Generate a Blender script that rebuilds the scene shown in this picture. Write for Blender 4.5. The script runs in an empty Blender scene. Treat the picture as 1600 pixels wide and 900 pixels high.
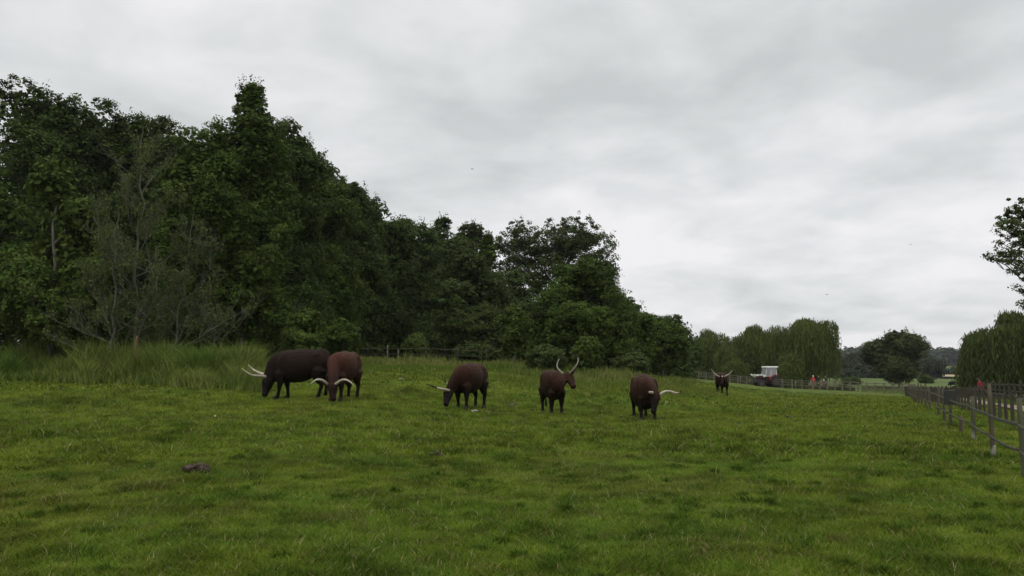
import bpy, math, random
import numpy as np
from mathutils import Vector, Matrix

random.seed(7)
R = np.random.RandomState(11)
SC = bpy.context.scene
HAZE = .00012
COL = SC.collection

# ------------------------------------------------------------------ camera model
CAMZ, F, HORIZ = 1.5, 1333.0, 578.0
TH = math.atan((HORIZ - 450) / F)
def ray(px, py):
    u, v = (px - 800) / F, (450 - py) / F
    k = math.cos(TH) - v * math.sin(TH)
    return u / k, (math.sin(TH) + v * math.cos(TH)) / k
def P(px, py, D):
    a, b = ray(px, py)
    return Vector((a * D, D, CAMZ + b * D))
def X(px, D):                       # lateral position of a bearing near the horizon
    return ray(px, HORIZ)[0] * D

# ------------------------------------------------------------------ value noise
_T = R.rand(256, 256)
def vn(x, y, s=1.0, o=0.0):
    x = np.asarray(x) / s + 37.3 + o; y = np.asarray(y) / s + 91.7 + o * 1.7
    xi = np.floor(x).astype(int); yi = np.floor(y).astype(int)
    fx = x - xi; fy = y - yi
    fx = fx * fx * (3 - 2 * fx); fy = fy * fy * (3 - 2 * fy)
    a = _T[xi & 255, yi & 255]; b = _T[(xi + 1) & 255, yi & 255]
    c = _T[xi & 255, (yi + 1) & 255]; d = _T[(xi + 1) & 255, (yi + 1) & 255]
    return (a * (1 - fx) + b * fx) * (1 - fy) + (c * (1 - fx) + d * fx) * fy
def fbm(x, y, s, n=3, o=0.0):
    t = 0; w = 0
    for i in range(n):
        t = t + vn(x, y, s / 2 ** i, o + i * 13.1) / 2 ** i; w += 1 / 2 ** i
    return t / w

# ------------------------------------------------------------------ terrain
CP = [(100,22,.3),(500,20,.22),(800,20,.03),(1100,20,0),(1400,20,0),(1590,20,0),(0,36,1.0),(350,31,.72),(-300,30,.8),
 (440,29,.54),(530,27,.5),(742,27.5,.22),(865,28.3,.05),(1010,27,-.06),(1128,56,-.14),(600,50,1.8),(750,50,1.62),
 (950,46,1.0),(1060,70,.7),(600,38,1.2),(750,38,.9),(900,38,.45),(0,45,1.2),(200,45,1.3),(400,45,1.5),(300,70,2.0),
 (640,90,2.2),(740,105,2.0),(0,100,2.2),(-400,80,2.0),(1060,125,.375),(1150,118,-.3),(1240,110,-.89),(1389,88,-.95),(1425,85,-.98),(1270,103,-.84),
 (1190,60,-.3),(1300,60,-.45),(1400,60,-.5),(1592,11.7,0),(1450,32,0),(1430,80,-.9),(1570,23.3,0),(1600,60,-.6),(1530,80,-1.2),
 (1600,90,-1.2),(1700,60,-.7),(1800,30,0),(2000,60,-.5),(1403,115,-.98),(1485,130,-1.0),(1450,200,-.6),(1450,300,-.5),(1450,500,1.5),(1450,900,7),
 (1330,150,-.8),(1330,300,-.3),(1100,150,-.2),(1100,400,1),(500,200,3),(500,600,6),(1100,900,6),(1800,300,-.5),(1800,900,6),
 (-400,300,3),(-400,900,8),(500,3000,12),(1450,3000,14),(-400,3000,12),(2000,3000,14)]
for px in (-300, 200, 600, 1000, 1400, 1900):
    for D in (2.5, 5, 9): CP.append((px, D, 0.0))
    CP.append((px, 14, .08 if px < 500 else 0.0))
_px = np.array([(math.atan2(X(p, D), D) * 3.2, math.log(math.hypot(X(p, D), D))) for p, D, z in CP])
_zz = np.array([z for _, _, z in CP])
_A = np.sqrt(((_px[:, None] - _px[None]) ** 2).sum(-1) + .04)
_W = np.linalg.solve(_A - 1e-6 * np.eye(len(CP)), _zz)
def Hbase(x, y):
    x = np.atleast_1d(np.asarray(x, float)); y = np.atleast_1d(np.asarray(y, float))
    ang = np.arctan2(x, y); r = np.maximum(np.hypot(x, y), 2.5)
    k = np.clip((2.3 - np.abs(ang)) / 1.3, 0, 1); k = k * k * (3 - 2 * k)
    q = np.stack([np.clip(ang, -.75, .75) * 3.2, np.log(np.minimum(r, 3000))], -1).reshape(-1, 2)
    out = np.empty(len(q))
    for i in range(0, len(q), 40000):
        d = np.sqrt(((q[i:i + 40000, None] - _px[None]) ** 2).sum(-1) + .04)
        out[i:i + 40000] = d @ _W
    return out.reshape(x.shape) * k
def bumps(x, y):
    f = np.clip(np.hypot(x, y) / 60, 0, 1)
    return (vn(x, y, 2.2, 3) - .5) * .07 + (vn(x, y, .7, 9) - .5) * .07 * (1 - f * .6) + (vn(x, y, .26, 21) - .5) * .05 * (1 - f)
def H(x, y):
    return Hbase(x, y) + bumps(np.atleast_1d(x), np.atleast_1d(y))
def h1(x, y): return float(H([x], [y])[0])
def G(px, D):
    x = X(px, D); return Vector((x, D, h1(x, D)))

# ------------------------------------------------------------------ mesh helpers
def tag(o, label=None, cat=None, group=None, kind=None):
    if label: o['label'] = label
    if cat: o['category'] = cat
    if group: o['group'] = group
    if kind: o['kind'] = kind
    return o
def link(o, parent=None):
    COL.objects.link(o)
    if parent: o.parent = parent
    return o
def empty(name, loc, rz=0.0, label=None, cat=None, group=None):
    o = bpy.data.objects.new(name, None); o.empty_display_size = .3
    link(o); o.location = loc; o.rotation_euler = (0, 0, rz)
    return tag(o, label, cat, group)
def fast_mesh(name, V, quads=None, tris=None, mat=None, col=None, parent=None, smooth=False, link_it=True):
    me = bpy.data.meshes.new(name)
    V = np.asarray(V, np.float32)
    loops = []; starts = []; n = 0
    if quads is not None and len(quads):
        q = np.asarray(quads, np.int32); loops.append(q.ravel()); starts.append(n + np.arange(len(q)) * 4); n += len(q) * 4
    if tris is not None and len(tris):
        t = np.asarray(tris, np.int32); loops.append(t.ravel()); starts.append(n + np.arange(len(t)) * 3); n += len(t) * 3
    loops = np.concatenate(loops); starts = np.concatenate(starts).astype(np.int32)
    me.vertices.add(len(V)); me.vertices.foreach_set('co', V.ravel())
    me.loops.add(len(loops)); me.loops.foreach_set('vertex_index', loops)
    me.polygons.add(len(starts)); me.polygons.foreach_set('loop_start', starts)
    if smooth: me.polygons.foreach_set('use_smooth', np.ones(len(starts), bool))
    me.update(calc_edges=True)
    if col is not None:
        a = me.color_attributes.new('col', 'FLOAT_COLOR', 'POINT')
        c = np.ones((len(V), 4), np.float32); c[:, :3] = col
        a.data.foreach_set('color', c.ravel())
    if mat: me.materials.append(mat)
    o = bpy.data.objects.new(name, me)
    if link_it: link(o, parent)
    return o

class MB:
    """collects lofts, boxes and blobs into one mesh"""
    def __init__(s): s.V = []; s.F = []
    def add(s, V, Fs):
        n = len(s.V); s.V += [tuple(v) for v in V]; s.F += [tuple(i + n for i in f) for f in Fs]; return s
    def loft(s, pts, rad, lat=None, seg=12, cap=True, sq=0.0):
        """tube through pts; rad = r or (r_lateral, r_other); lat = lateral axis hint"""
        pts = [Vector(p) for p in pts]; V = []; Fs = []; n = len(pts)
        ref = Vector(lat) if lat is not None else None
        pv = None
        for i, p in enumerate(pts):
            t = (pts[min(i + 1, n - 1)] - pts[max(i - 1, 0)])
            t = t.normalized() if t.length > 1e-9 else Vector((0, 0, 1))
            if ref is not None: a = ref - t * ref.dot(t)
            elif pv is None: a = t.orthogonal()
            else: a = pv - t * pv.dot(t)
            if a.length < 1e-6: a = t.orthogonal()
            a.normalize(); b = t.cross(a); pv = a
            r = rad[i] if isinstance(rad, (list, tuple)) else rad
            ra, rb = (r if isinstance(r, (tuple, list)) else (r, r))
            for k in range(seg):
                w = 2 * math.pi * k / seg; c, d = math.cos(w), math.sin(w)
                if sq:
                    m = (abs(c) ** (2 + sq) + abs(d) ** (2 + sq)) ** (1 / (2 + sq)); c /= m; d /= m
                V.append(p + a * (ra * c) + b * (rb * d))
        for i in range(n - 1):
            for k in range(seg):
                k2 = (k + 1) % seg
                Fs.append((i * seg + k, i * seg + k2, (i + 1) * seg + k2, (i + 1) * seg + k))
        if cap:
            Fs.append(tuple(range(seg))[::-1]); Fs.append(tuple((n - 1) * seg + k for k in range(seg)))
        return s.add(V, Fs)
    def box(s, c, size, rz=0.0, bev=0.0, taper=1.0, rx=0.0):
        hx, hy, hz = [v / 2 for v in size]; M = Matrix.Rotation(rz, 3, 'Z') @ Matrix.Rotation(rx, 3, 'X'); V = []
        b = bev
        if b <= 0:
            for z in (-1, 1):
                t = taper if z > 0 else 1
                for x, y in ((-1, -1), (1, -1), (1, 1), (-1, 1)): V.append(Vector(c) + M @ Vector((x * hx * t, y * hy * t, z * hz)))
            Fs = [(3, 2, 1, 0), (4, 5, 6, 7), (0, 1, 5, 4), (1, 2, 6, 5), (2, 3, 7, 6), (3, 0, 4, 7)]
            return s.add(V, Fs)
        ring = lambda ix, iy, z: [Vector(c) + M @ Vector((x, y, z)) for x, y in (
            (-ix + b, -iy), (ix - b, -iy), (ix, -iy + b), (ix, iy - b), (ix - b, iy), (-ix + b, iy), (-ix, iy - b), (-ix, -iy + b))]
        lv = [(hx - b, hy - b, -hz), (hx, hy, -hz + b), (hx * taper, hy * taper, hz - b), (hx * taper - b, hy * taper - b, hz)]
        for a in lv: V += ring(max(a[0], b * 1.01), max(a[1], b * 1.01), a[2])
        Fs = [tuple(range(8))[::-1], tuple(24 + k for k in range(8))]
        for i in range(3):
            for k in range(8):
                k2 = (k + 1) % 8; Fs.append((i * 8 + k, i * 8 + k2, i * 8 + 8 + k2, i * 8 + 8 + k))
        return s.add(V, Fs)
    def ball(s, c, r, seg=12, rings=8):
        r = r if isinstance(r, (tuple, list)) else (r, r, r); V = []; Fs = []
        c = Vector(c)
        V.append(c + Vector((0, 0, -r[2])))
        for i in range(1, rings):
            a = -math.pi / 2 + math.pi * i / rings
            for k in range(seg):
                w = 2 * math.pi * k / seg
                V.append(c + Vector((r[0] * math.cos(a) * math.cos(w), r[1] * math.cos(a) * math.sin(w), r[2] * math.sin(a))))
        V.append(c + Vector((0, 0, r[2]))); L = len(V) - 1
        for k in range(seg):
            k2 = (k + 1) % seg; Fs.append((0, 1 + k2, 1 + k)); Fs.append((L, L - seg + k, L - seg + k2))
        for i in range(rings - 2):
            for k in range(seg):
                k2 = (k + 1) % seg; b = 1 + i * seg
                Fs.append((b + k, b + k2, b + seg + k2, b + seg + k))
        return s.add(V, Fs)
    def build(s, name, mat, parent=None, smooth=False, remesh=0.0, sm=6, sub=0):
        me = bpy.data.meshes.new(name); me.from_pydata(s.V, [], s.F); me.update()
        if mat: me.materials.append(mat)
        o = bpy.data.objects.new(name, me); link(o, parent)
        if remesh or sub:
            if remesh:
                m = o.modifiers.new('r', 'REMESH'); m.mode = 'VOXEL'; m.voxel_size = remesh; m.use_smooth_shade = True
                if sm:
                    m = o.modifiers.new('s', 'SMOOTH'); m.factor = .5; m.iterations = sm
            bpy.context.view_layer.update()
            dg = bpy.context.evaluated_depsgraph_get()
            nm = bpy.data.meshes.new_from_object(o.evaluated_get(dg)); o.modifiers.clear(); o.data = nm; nm.name = name
            if not nm.materials and mat: nm.materials.append(mat)
        if smooth or remesh: o.data.polygons.foreach_set('use_smooth', np.ones(len(o.data.polygons), bool))
        return o

# ------------------------------------------------------------------ materials
def nodes(name):
    m = bpy.data.materials.new(name); m.use_nodes = True; nt = m.node_tree; nt.nodes.clear(); return m, nt
def N(nt, t, **kw):
    n = nt.nodes.new(t)
    for k, v in kw.items():
        if k in n.inputs: n.inputs[k].default_value = v
        else: setattr(n, k, v)
    return n
def mat(name, c1, c2=None, scale=5.0, rough=.8, bump=0.0, bscale=None, spec=.3, metal=0.0, stretch=(1, 1, 1), detail=5, alpha_mix=None):
    m, nt = nodes(name); L = nt.links.new
    out = N(nt, 'ShaderNodeOutputMaterial'); b = N(nt, 'ShaderNodeBsdfPrincipled')
    b.inputs['Roughness'].default_value = rough; b.inputs['Specular IOR Level'].default_value = spec; b.inputs['Metallic'].default_value = metal
    L(b.outputs[0], out.inputs[0])
    tc = N(nt, 'ShaderNodeTexCoord'); mp = N(nt, 'ShaderNodeMapping'); mp.inputs['Scale'].default_value = stretch
    L(tc.outputs['Object'], mp.inputs[0])
    nz = N(nt, 'ShaderNodeTexNoise'); nz.inputs['Scale'].default_value = scale; nz.inputs['Detail'].default_value = detail
    L(mp.outputs[0], nz.inputs['Vector'])
    c2 = c2 or tuple(v * .8 for v in c1)
    cr = N(nt, 'ShaderNodeValToRGB'); cr.color_ramp.elements[0].position = .32; cr.color_ramp.elements[1].position = .68
    cr.color_ramp.elements[0].color = (*c1, 1); cr.color_ramp.elements[1].color = (*c2, 1)
    L(nz.outputs['Fac'], cr.inputs[0]); L(cr.outputs[0], b.inputs['Base Color'])
    if bump:
        n2 = N(nt, 'ShaderNodeTexNoise'); n2.inputs['Scale'].default_value = bscale or scale * 3; n2.inputs['Detail'].default_value = 4
        L(mp.outputs[0], n2.inputs['Vector'])
        bp = N(nt, 'ShaderNodeBump'); bp.inputs['Strength'].default_value = bump; bp.inputs['Distance'].default_value = .02
        L(n2.outputs['Fac'], bp.inputs['Height']); L(bp.outputs[0], b.inputs['Normal'])
    return m
def leafmat(name, trans=.25, rough=.55, spec=.25, gain=1.0, mottle=0.0):
    m, nt = nodes(name); L = nt.links.new
    out = N(nt, 'ShaderNodeOutputMaterial'); b = N(nt, 'ShaderNodeBsdfPrincipled')
    b.inputs['Roughness'].default_value = rough; b.inputs['Specular IOR Level'].default_value = spec
    at = N(nt, 'ShaderNodeAttribute'); at.attribute_name = 'col'
    src = at.outputs['Color']
    if mottle:
        tc = N(nt, 'ShaderNodeTexCoord'); nz = N(nt, 'ShaderNodeTexNoise'); nz.inputs['Scale'].default_value = 9; nz.inputs['Detail'].default_value = 8
        nz.inputs['Roughness'].default_value = .7
        L(tc.outputs['Object'], nz.inputs['Vector'])
        mr = N(nt, 'ShaderNodeMapRange'); mr.inputs['From Min'].default_value = .3; mr.inputs['From Max'].default_value = .7
        mr.inputs['To Min'].default_value = 1 - mottle; mr.inputs['To Max'].default_value = 1 + mottle
        L(nz.outputs['Fac'], mr.inputs['Value'])
        vm = N(nt, 'ShaderNodeVectorMath', operation='SCALE'); L(src, vm.inputs[0]); L(mr.outputs[0], vm.inputs['Scale']); src = vm.outputs[0]
        bp = N(nt, 'ShaderNodeBump'); bp.inputs['Strength'].default_value = .8; bp.inputs['Distance'].default_value = .05
        L(nz.outputs['Fac'], bp.inputs['Height']); L(bp.outputs[0], b.inputs['Normal'])
    L(src, b.inputs['Base Color'])
    if trans:
        tr = N(nt, 'ShaderNodeBsdfTranslucent'); L(src, tr.inputs['Color'])
        mx = N(nt, 'ShaderNodeMixShader'); mx.inputs[0].default_value = trans
        L(b.outputs[0], mx.inputs[1]); L(tr.outputs[0], mx.inputs[2]); L(mx.outputs[0], out.inputs[0])
    else: L(b.outputs[0], out.inputs[0])
    return m
M_LEAF = leafmat('foliage', .28, .7, .06); M_GRASS = leafmat('grass_blades', .25, .75, .04); M_GROUND = leafmat('pasture', 0, .95, .05, mottle=.3)
M_BARK = mat('bark', (.075, .068, .05), (.16, .15, .12), 6, .9, .8, stretch=(1, 1, .25))
M_GBARK = mat('grey_green_bark', (.062, .066, .040), (.11, .11, .078), 6, .9, .6, stretch=(1, 1, .25))
M_WOOD = mat('weathered_wood', (.055, .044, .028), (.105, .090, .062), 9, .9, .7, stretch=(3, 3, .4))
M_WOODG = mat('mossy_wood', (.050, .052, .030), (.090, .090, .058), 7, .9, .7, stretch=(3, 3, .5))
M_WOODD = mat('dark_wood', (.036, .030, .022), (.07, .060, .045), 9, .9, .7, stretch=(3, 3, .4))
M_WOODF = mat('sun_bleached_wood', (.10, .09, .065), (.17, .155, .12), 9, .9, .5)
M_PALEW = mat('stripped_pale_wood', (.17, .165, .125), (.26, .25, .20), 14, .85, .5)
M_HORN = mat('horn', (.46, .41, .31), (.24, .20, .145), 11, .5, .5)
M_WHORN = mat('weathered_horn', (.24, .22, .16), (.16, .145, .105), 9, .55, .2)
M_DARKHORN = mat('dark_horn', (.04, .034, .027), (.022, .02, .016), 9, .7, .2, spec=.1)

# ------------------------------------------------------------------ grass colours and ground
def gcol(x, y, j=0.0):
    """colour of the sward itself at a place: lush, yellow, worn and brownish patches"""
    r = np.hypot(x, y)
    a = .3 + .4 * (fbm(x, y, 5.0, 3, 2)[..., None] - .1); b = fbm(x, y, .9, 3, 17)[..., None]; c = fbm(x, y, 2.1, 3, 40)[..., None]
    lush = np.array([.088, .142, .015]); yel = np.array([.155, .184, .018]); dk = np.array([.046, .092, .011]); br = np.array([.15, .120, .036])
    t = np.clip((a - .32) * 2.3, 0, 1); col = lush * (1 - t) + yel * t
    t = np.clip((b - .52) * 4, 0, 1) * .6; col = col * (1 - t) + dk * t
    t = np.clip((c - .62) * 5, 0, 1) * .22; col = col * (1 - t) + br * t
    d = fbm(x, y, .42, 2, 71)[..., None]; e = fbm(x, y, .23, 2, 83)[..., None]
    t = np.clip((d - .50) * 4, -1, 1); col = 1.16 * col * (1 - .36 * np.maximum(t, 0)) * (1 + .22 * np.maximum(-t, 0))
    t = np.clip((e - .68) * 7, 0, 1) * .4; col = col * (1 - t) + np.array([.12, .095, .035]) * t
    return col
def build_ground():
    fa = np.radians(np.linspace(-44, 44, 420)); ca = np.radians(np.linspace(44, 316, 60))[1:-1]
    A = np.concatenate([fa, ca]); rr = np.concatenate([np.linspace(.5, 3.5, 6)[:-1], np.geomspace(3.5, 75, 330), np.geomspace(75, 4000, 70)[1:]])
    RR, AA = np.meshgrid(rr, A, indexing='ij'); x = RR * np.sin(AA); y = RR * np.cos(AA)
    z = H(x.ravel(), y.ravel()).reshape(x.shape)
    V = np.stack([x, y, z], -1).reshape(-1, 3); c = gcol(x, y).reshape(-1, 3) * .62
    # far meadow paler and duller
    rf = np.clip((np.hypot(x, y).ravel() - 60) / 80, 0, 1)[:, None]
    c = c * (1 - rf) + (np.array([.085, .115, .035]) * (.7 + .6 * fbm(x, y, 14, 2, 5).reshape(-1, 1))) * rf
    V = np.vstack([V, [[0, 0, h1(0.01, 0.01)]]]); c = np.vstack([c, c[:1]])
    na = len(A); nr = len(rr); i = np.arange(nr - 1)[:, None]; k = np.arange(na)[None]; k2 = (k + 1) % na
    q = np.stack([i * na + k, (i * na + k2), ((i + 1) * na + k2), ((i + 1) * na + k)], -1).reshape(-1, 4)
    ce = len(V) - 1; t = np.stack([np.full(na, ce), (np.arange(na) + 1) % na, np.arange(na)], -1)
    o = fast_mesh('ground', V, q[:, ::-1], t[:, ::-1], M_GROUND, c, smooth=True)
    tag(o, kind='structure')
build_ground()

def strip_sheet(name, pts, w, material, col, lift, n=60):
    """flat sheet following the terrain along a plan polyline"""
    pts = [Vector((a, b)) for a, b in pts]; L = [0]
    for a, b in zip(pts, pts[1:]): L.append(L[-1] + (b - a).length)
    V = []; m = 5
    for i in range(n + 1):
        s = L[-1] * i / n; k = max(j for j in range(len(L) - 1) if L[j] <= s + 1e-6)
        f = (s - L[k]) / (L[k + 1] - L[k]); p = pts[k].lerp(pts[k + 1], f); t = (pts[k + 1] - pts[k]).normalized(); nn = Vector((t.y, -t.x))
        for j in range(m + 1):
            jw = w * (1 + .15 * (vn(s, 3.3, 2.5) - .5))
            q = p + nn * (j / m - .5) * jw
            V.append((q.x, q.y, h1(q.x, q.y) + lift))
    V = np.array(V); q = np.array([(i * (m + 1) + j, i * (m + 1) + j + 1, (i + 1) * (m + 1) + j + 1, (i + 1) * (m + 1) + j) for i in range(n) for j in range(m)])
    o = fast_mesh(name, V, q, None, material, np.array(col)[None].repeat(len(V), 0), smooth=True)
    return tag(o, kind='structure')
M_PATH = mat('trodden_earth', (.20, .155, .115), (.26, .21, .16), 2, .95, .4)
M_STUB = mat('ripe_crop', (.30, .245, .14), (.36, .30, .18), .15, .95, .3)
strip_sheet('path', [(11.6, 14), (18.9, 31.5), (22.3, 40), (30, 58), (40, 84)], .9, M_PATH, (1, 1, 1), .07)
strip_sheet('crop_field', [(X(1418, 262), 262), (X(1560, 262), 262), (X(1800, 262), 262)], 95, M_STUB, (1, 1, 1), .32)

def blades(x, y, h, w, lean, col, name, label_kind='stuff', z=None, seg3=False):
    n = len(x); z = H(x, y) if z is None else z
    az = R.rand(n) * 2 * np.pi; d = np.stack([np.cos(az), np.sin(az)], -1)
    fa = R.rand(n) * np.pi; s = np.stack([np.cos(fa), np.sin(fa)], -1)      # blade's width direction
    base = np.stack([x, y, z - .01], -1)
    def pt(fz, fl, fw, sg):
        p = base.copy(); p[:, 2] += h * fz; p[:, :2] += d * (lean * fl)[:, None] + s * (w * fw * sg)[:, None] * .5; return p
    V = np.stack([pt(0, 0, 1, -1), pt(0, 0, 1, 1), pt(.6, .35, .85, 1), pt(.6, .35, .85, -1), pt(.97, 1, 0, 1)], 1).reshape(-1, 3)
    i = np.arange(n)[:, None] * 5; q = i + np.array([[0, 1, 2, 3]]); t = i + np.array([[3, 2, 4]])
    c = np.repeat(col, 5, 0)
    o = fast_mesh(name, V, q, t, M_GRASS, c); tag(o, kind=label_kind); return o
def scatter(n, d0, d1, a0=-40, a1=40, pw=1.0):
    """points in a sector, thinner with distance"""
    u = R.rand(n); e = 2 - pw
    r = (d0 ** e + u * (d1 ** e - d0 ** e)) ** (1 / e) if abs(e) > 1e-6 else d0 * (d1 / d0) ** u
    a = np.radians(a0 + R.rand(n) * (a1 - a0)); return r * np.sin(a), r * np.cos(a)
def pasture(n, d0, d1, ws, hs, pw):
    x, y = scatter(n, d0, d1, pw=pw)
    tuft = fbm(x, y, .38, 2, 60); big = fbm(x, y, 3.0, 2, 80); mow = (vn(x, y, .2, 33))
    tf = np.clip((tuft - .5) * 3.5, 0, 1) * np.clip((big - .25) * 2, .1, 1)
    h = hs * (.45 + .5 * R.rand(n) + .35 * mow) * (1 + 1.5 * tf); w = ws * (.7 + .6 * R.rand(n))
    c = gcol(x, y); c = c * (1 - .35 * tf[:, None]) * (.72 + .56 * R.rand(n, 1))
    c[:, 0] *= .85 + .35 * R.rand(n)
    dry = R.rand(n) < .035; c[dry] = np.array([.30, .25, .12]) * (.6 + .6 * R.rand(dry.sum(), 1)); h[dry] *= 1.25
    return x, y, h, w, h * (.5 + 1.1 * R.rand(n)), c
parts = [pasture(400000, 4.5, 15, .0058, .052, 1.0), pasture(300000, 15, 34, .013, .075, 1.0), pasture(170000, 34, 75, .035, .08, .9)]
def tufts(n, d0, d1, m):
    tx, ty = scatter(n, d0, d1, pw=.7); rad = (.06 + .16 * R.rand(n) ** 2) ; k = np.repeat(np.arange(n), m); a = R.rand(n * m) * 6.28; rr = np.sqrt(R.rand(n * m))
    x = tx[k] + np.cos(a) * rr * rad[k] * 1.3; y = ty[k] + np.sin(a) * rr * rad[k]; f = 1 - rr ** 2
    h = (.035 + .06 * f) * (.6 + .6 * R.rand(n * m)) * (.8 + .6 * R.rand(n))[k]; w = .005 + y * .00045
    tone = np.where(R.rand(n) < .25, 1.3, .80 + .35 * R.rand(n))[k][:, None]; c = np.array([.066, .112, .014]) * tone * (.7 + .6 * R.rand(n * m, 1))
    return x, y, h, w * (.7 + .6 * R.rand(n * m)), h * (.5 + .9 * R.rand(n * m)), c
parts += [tufts(300, 5, 15, 110), tufts(700, 15, 55, 60)]
cc = [np.concatenate([p[i] for p in parts]) for i in range(6)]
blades(*cc, 'grass')
# seed stalks and straw standing proud of the sward
x, y = scatter(1500, 4.8, 30, pw=1.1); k = fbm(x, y, 2.5, 2, 120) > .5; x, y = x[k], y[k]; n = len(x)
blades(x, y, .09 + .10 * R.rand(n), .003 + y * .0003, .04 + .12 * R.rand(n), np.array([.30, .28, .13]) * (.5 + .6 * R.rand(n, 1)), 'seed_stalks')

def tall(n, poly_px, d_of, dd, h0, h1_, w, cols, name, lean=.25, edge=None):
    px = poly_px[0] + R.rand(n) * (poly_px[1] - poly_px[0]); tt = R.rand(n) ** .9; D = d_of(px) + tt * dd(px) + .9 * (fbm(px, px * 0, 14, 2, 5) - .5) * 2
    x = (px - 800) / F / math.cos(TH) * D * 1.0; y = D
    cl = fbm(x, y, 1.1, 2, 200); m = fbm(x, y, 4, 2, 210)
    keep = cl > R.rand(n) * .55; x, y, cl, m, tt = x[keep], y[keep], cl[keep], m[keep], tt[keep]; n = len(x)
    h = (h0 + (h1_ - h0) * np.clip((cl - .25) * 1.7, 0, 1)) * (.5 + .6 * R.rand(n)) * (.7 + .6 * m) * (.3 + .7 * np.clip(tt * 3.2, 0, 1))
    a, b, c = [np.array(v) for v in cols]; t = np.clip((fbm(x, y, 2.0, 2, 230) - .3) * 2.5, 0, 1)[:, None]
    col = (a * (1 - t) + b * t) * (.65 + .7 * R.rand(n, 1)); s = R.rand(n) < .035; col[s] = c * (.6 + .6 * R.rand(s.sum(), 1))
    blades(x, y, h, w * (.6 + .8 * R.rand(n)), h * lean * (.3 + 1.2 * R.rand(n)), col, name)
tall(46000, (-220, 425), lambda p: np.interp(p, [-220, 0, 350, 425], [38.5, 36.3, 31.6, 31]), lambda p: np.interp(p, [0, 300, 425], [6.5, 6.5, 4.5]), .5, 1.9, .035,
     ((.080, .140, .022), (.165, .200, .045), (.28, .25, .14)), 'tall_reeds', .5)
tall(40000, (395, 1130), lambda p: np.interp(p, [395, 560, 760, 1000, 1130], [35, 37, 37, 36, 50]), lambda p: np.interp(p, [400, 760, 1130], [17, 15, 14]), .06, .30, .035,
     ((.095, .150, .020), (.155, .178, .034), (.32, .28, .14)), 'rough_grass', .35)
tall(15000, (560, 1080), lambda p: np.interp(p, [560, 760, 1000, 1080], [47, 46, 42, 58]), lambda p: p * 0 + 7, .2, .75, .04,
     ((.10, .15, .025), (.17, .19, .05), (.27, .24, .14)), 'meadow_grass', .35)
tall(9000, (1040, 1330), lambda p: np.interp(p, [1040, 1270, 1330], [127, 103, 97]), lambda p: p * 0 + 2.5, .35, .8, .07,
     ((.05, .07, .02), (.09, .085, .035), (.16, .13, .07)), 'fence_weeds', .3)
tall(16000, (1340, 1640), lambda p: np.interp(p, [1340, 1425, 1640], [92, 88, 46]), lambda p: p * 0 + 30, .08, .28, .08,
     ((.08, .12, .03), (.14, .16, .05), (.24, .22, .12)), 'field_margin_grass', .35)

# ------------------------------------------------------------------ trees
def tube_np(acc, pts, r0, r1, seg=5):
    pts = np.asarray(pts, float); n = len(pts)
    t = np.gradient(pts, axis=0); t /= np.linalg.norm(t, axis=1)[:, None] + 1e-9
    up = np.where(np.abs(t[:, 2:3]) > .9, [[1., 0, 0]], [[0, 0, 1.]]); a = np.cross(t, up); a /= np.linalg.norm(a, axis=1)[:, None] + 1e-9
    b = np.cross(t, a); r = np.linspace(r0, r1, n) if np.isscalar(r0) else r0
    w = np.arange(seg) * 2 * np.pi / seg
    V = (pts[:, None] + r[:, None, None] * (np.cos(w)[None, :, None] * a[:, None] + np.sin(w)[None, :, None] * b[:, None])).reshape(-1, 3)
    i = np.arange(n - 1)[:, None]; k = np.arange(seg)[None]; k2 = (k + 1) % seg
    q = np.stack([i * seg + k, i * seg + k2, (i + 1) * seg + k2, (i + 1) * seg + k], -1).reshape(-1, 4)
    o = acc['n']; acc['V'].append(V); acc['q'].append(q + o); acc['n'] += len(V)
def bent(a, b, n, sag=.12, jit=.04):
    a = np.array(a, float); b = np.array(b, float); L = np.linalg.norm(b - a); f = np.linspace(0, 1, n)[:, None]
    p = a + (b - a) * f; p[:, 2] += np.sin(f[:, 0] * np.pi) * L * sag; p[1:-1] += R.randn(n - 2, 3) * L * jit; return p
def leaves(C, rc, per, size, col, droop=0.0, flat=.6, out_c=None):
    """leaf faces around clump centres C"""
    n = len(C) * per; ci = np.repeat(np.arange(len(C)), per)
    d = R.randn(n, 3); d /= np.linalg.norm(d, axis=1)[:, None]; f = R.rand(n, 1) ** .45
    off = d * f * rc[ci][:, None]; off[:, 2] *= flat
    p = C[ci] + off
    nn = off / (rc[ci][:, None] + 1e-6) * .8 + np.array([0, 0, .55]) + R.randn(n, 3) * .45
    if out_c is not None:
        o = p - out_c; o /= np.linalg.norm(o, axis=1)[:, None] + 1e-6; nn += o * .4
    nn /= np.linalg.norm(nn, axis=1)[:, None]
    t = np.cross(nn, R.randn(n, 3)); t[:, 2] -= droop; t -= nn * (t * nn).sum(1)[:, None]; t /= np.linalg.norm(t, axis=1)[:, None] + 1e-9
    b = np.cross(nn, t); s = size * (.6 + .8 * R.rand(n, 1))
    V = np.stack([p - t * s * .5, p + b * s * .36 - t * s * .05, p + t * s * .55, p - b * s * .36 - t * s * .05], 1).reshape(-1, 3)
    q = np.arange(n * 4).reshape(-1, 4)
    c = np.repeat(col[ci] * (.75 + .5 * R.rand(n, 1)), 4, 0)
    return V, q, c
GREENS = {'dark': (.050, .078, .018), 'mid': (.064, .100, .019), 'light': (.072, .108, .021), 'dull': (.060, .085, .024), 'olive': (.085, .105, .030), 'far': (.050, .066, .036), 'pale': (.13, .17, .07)}
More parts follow.
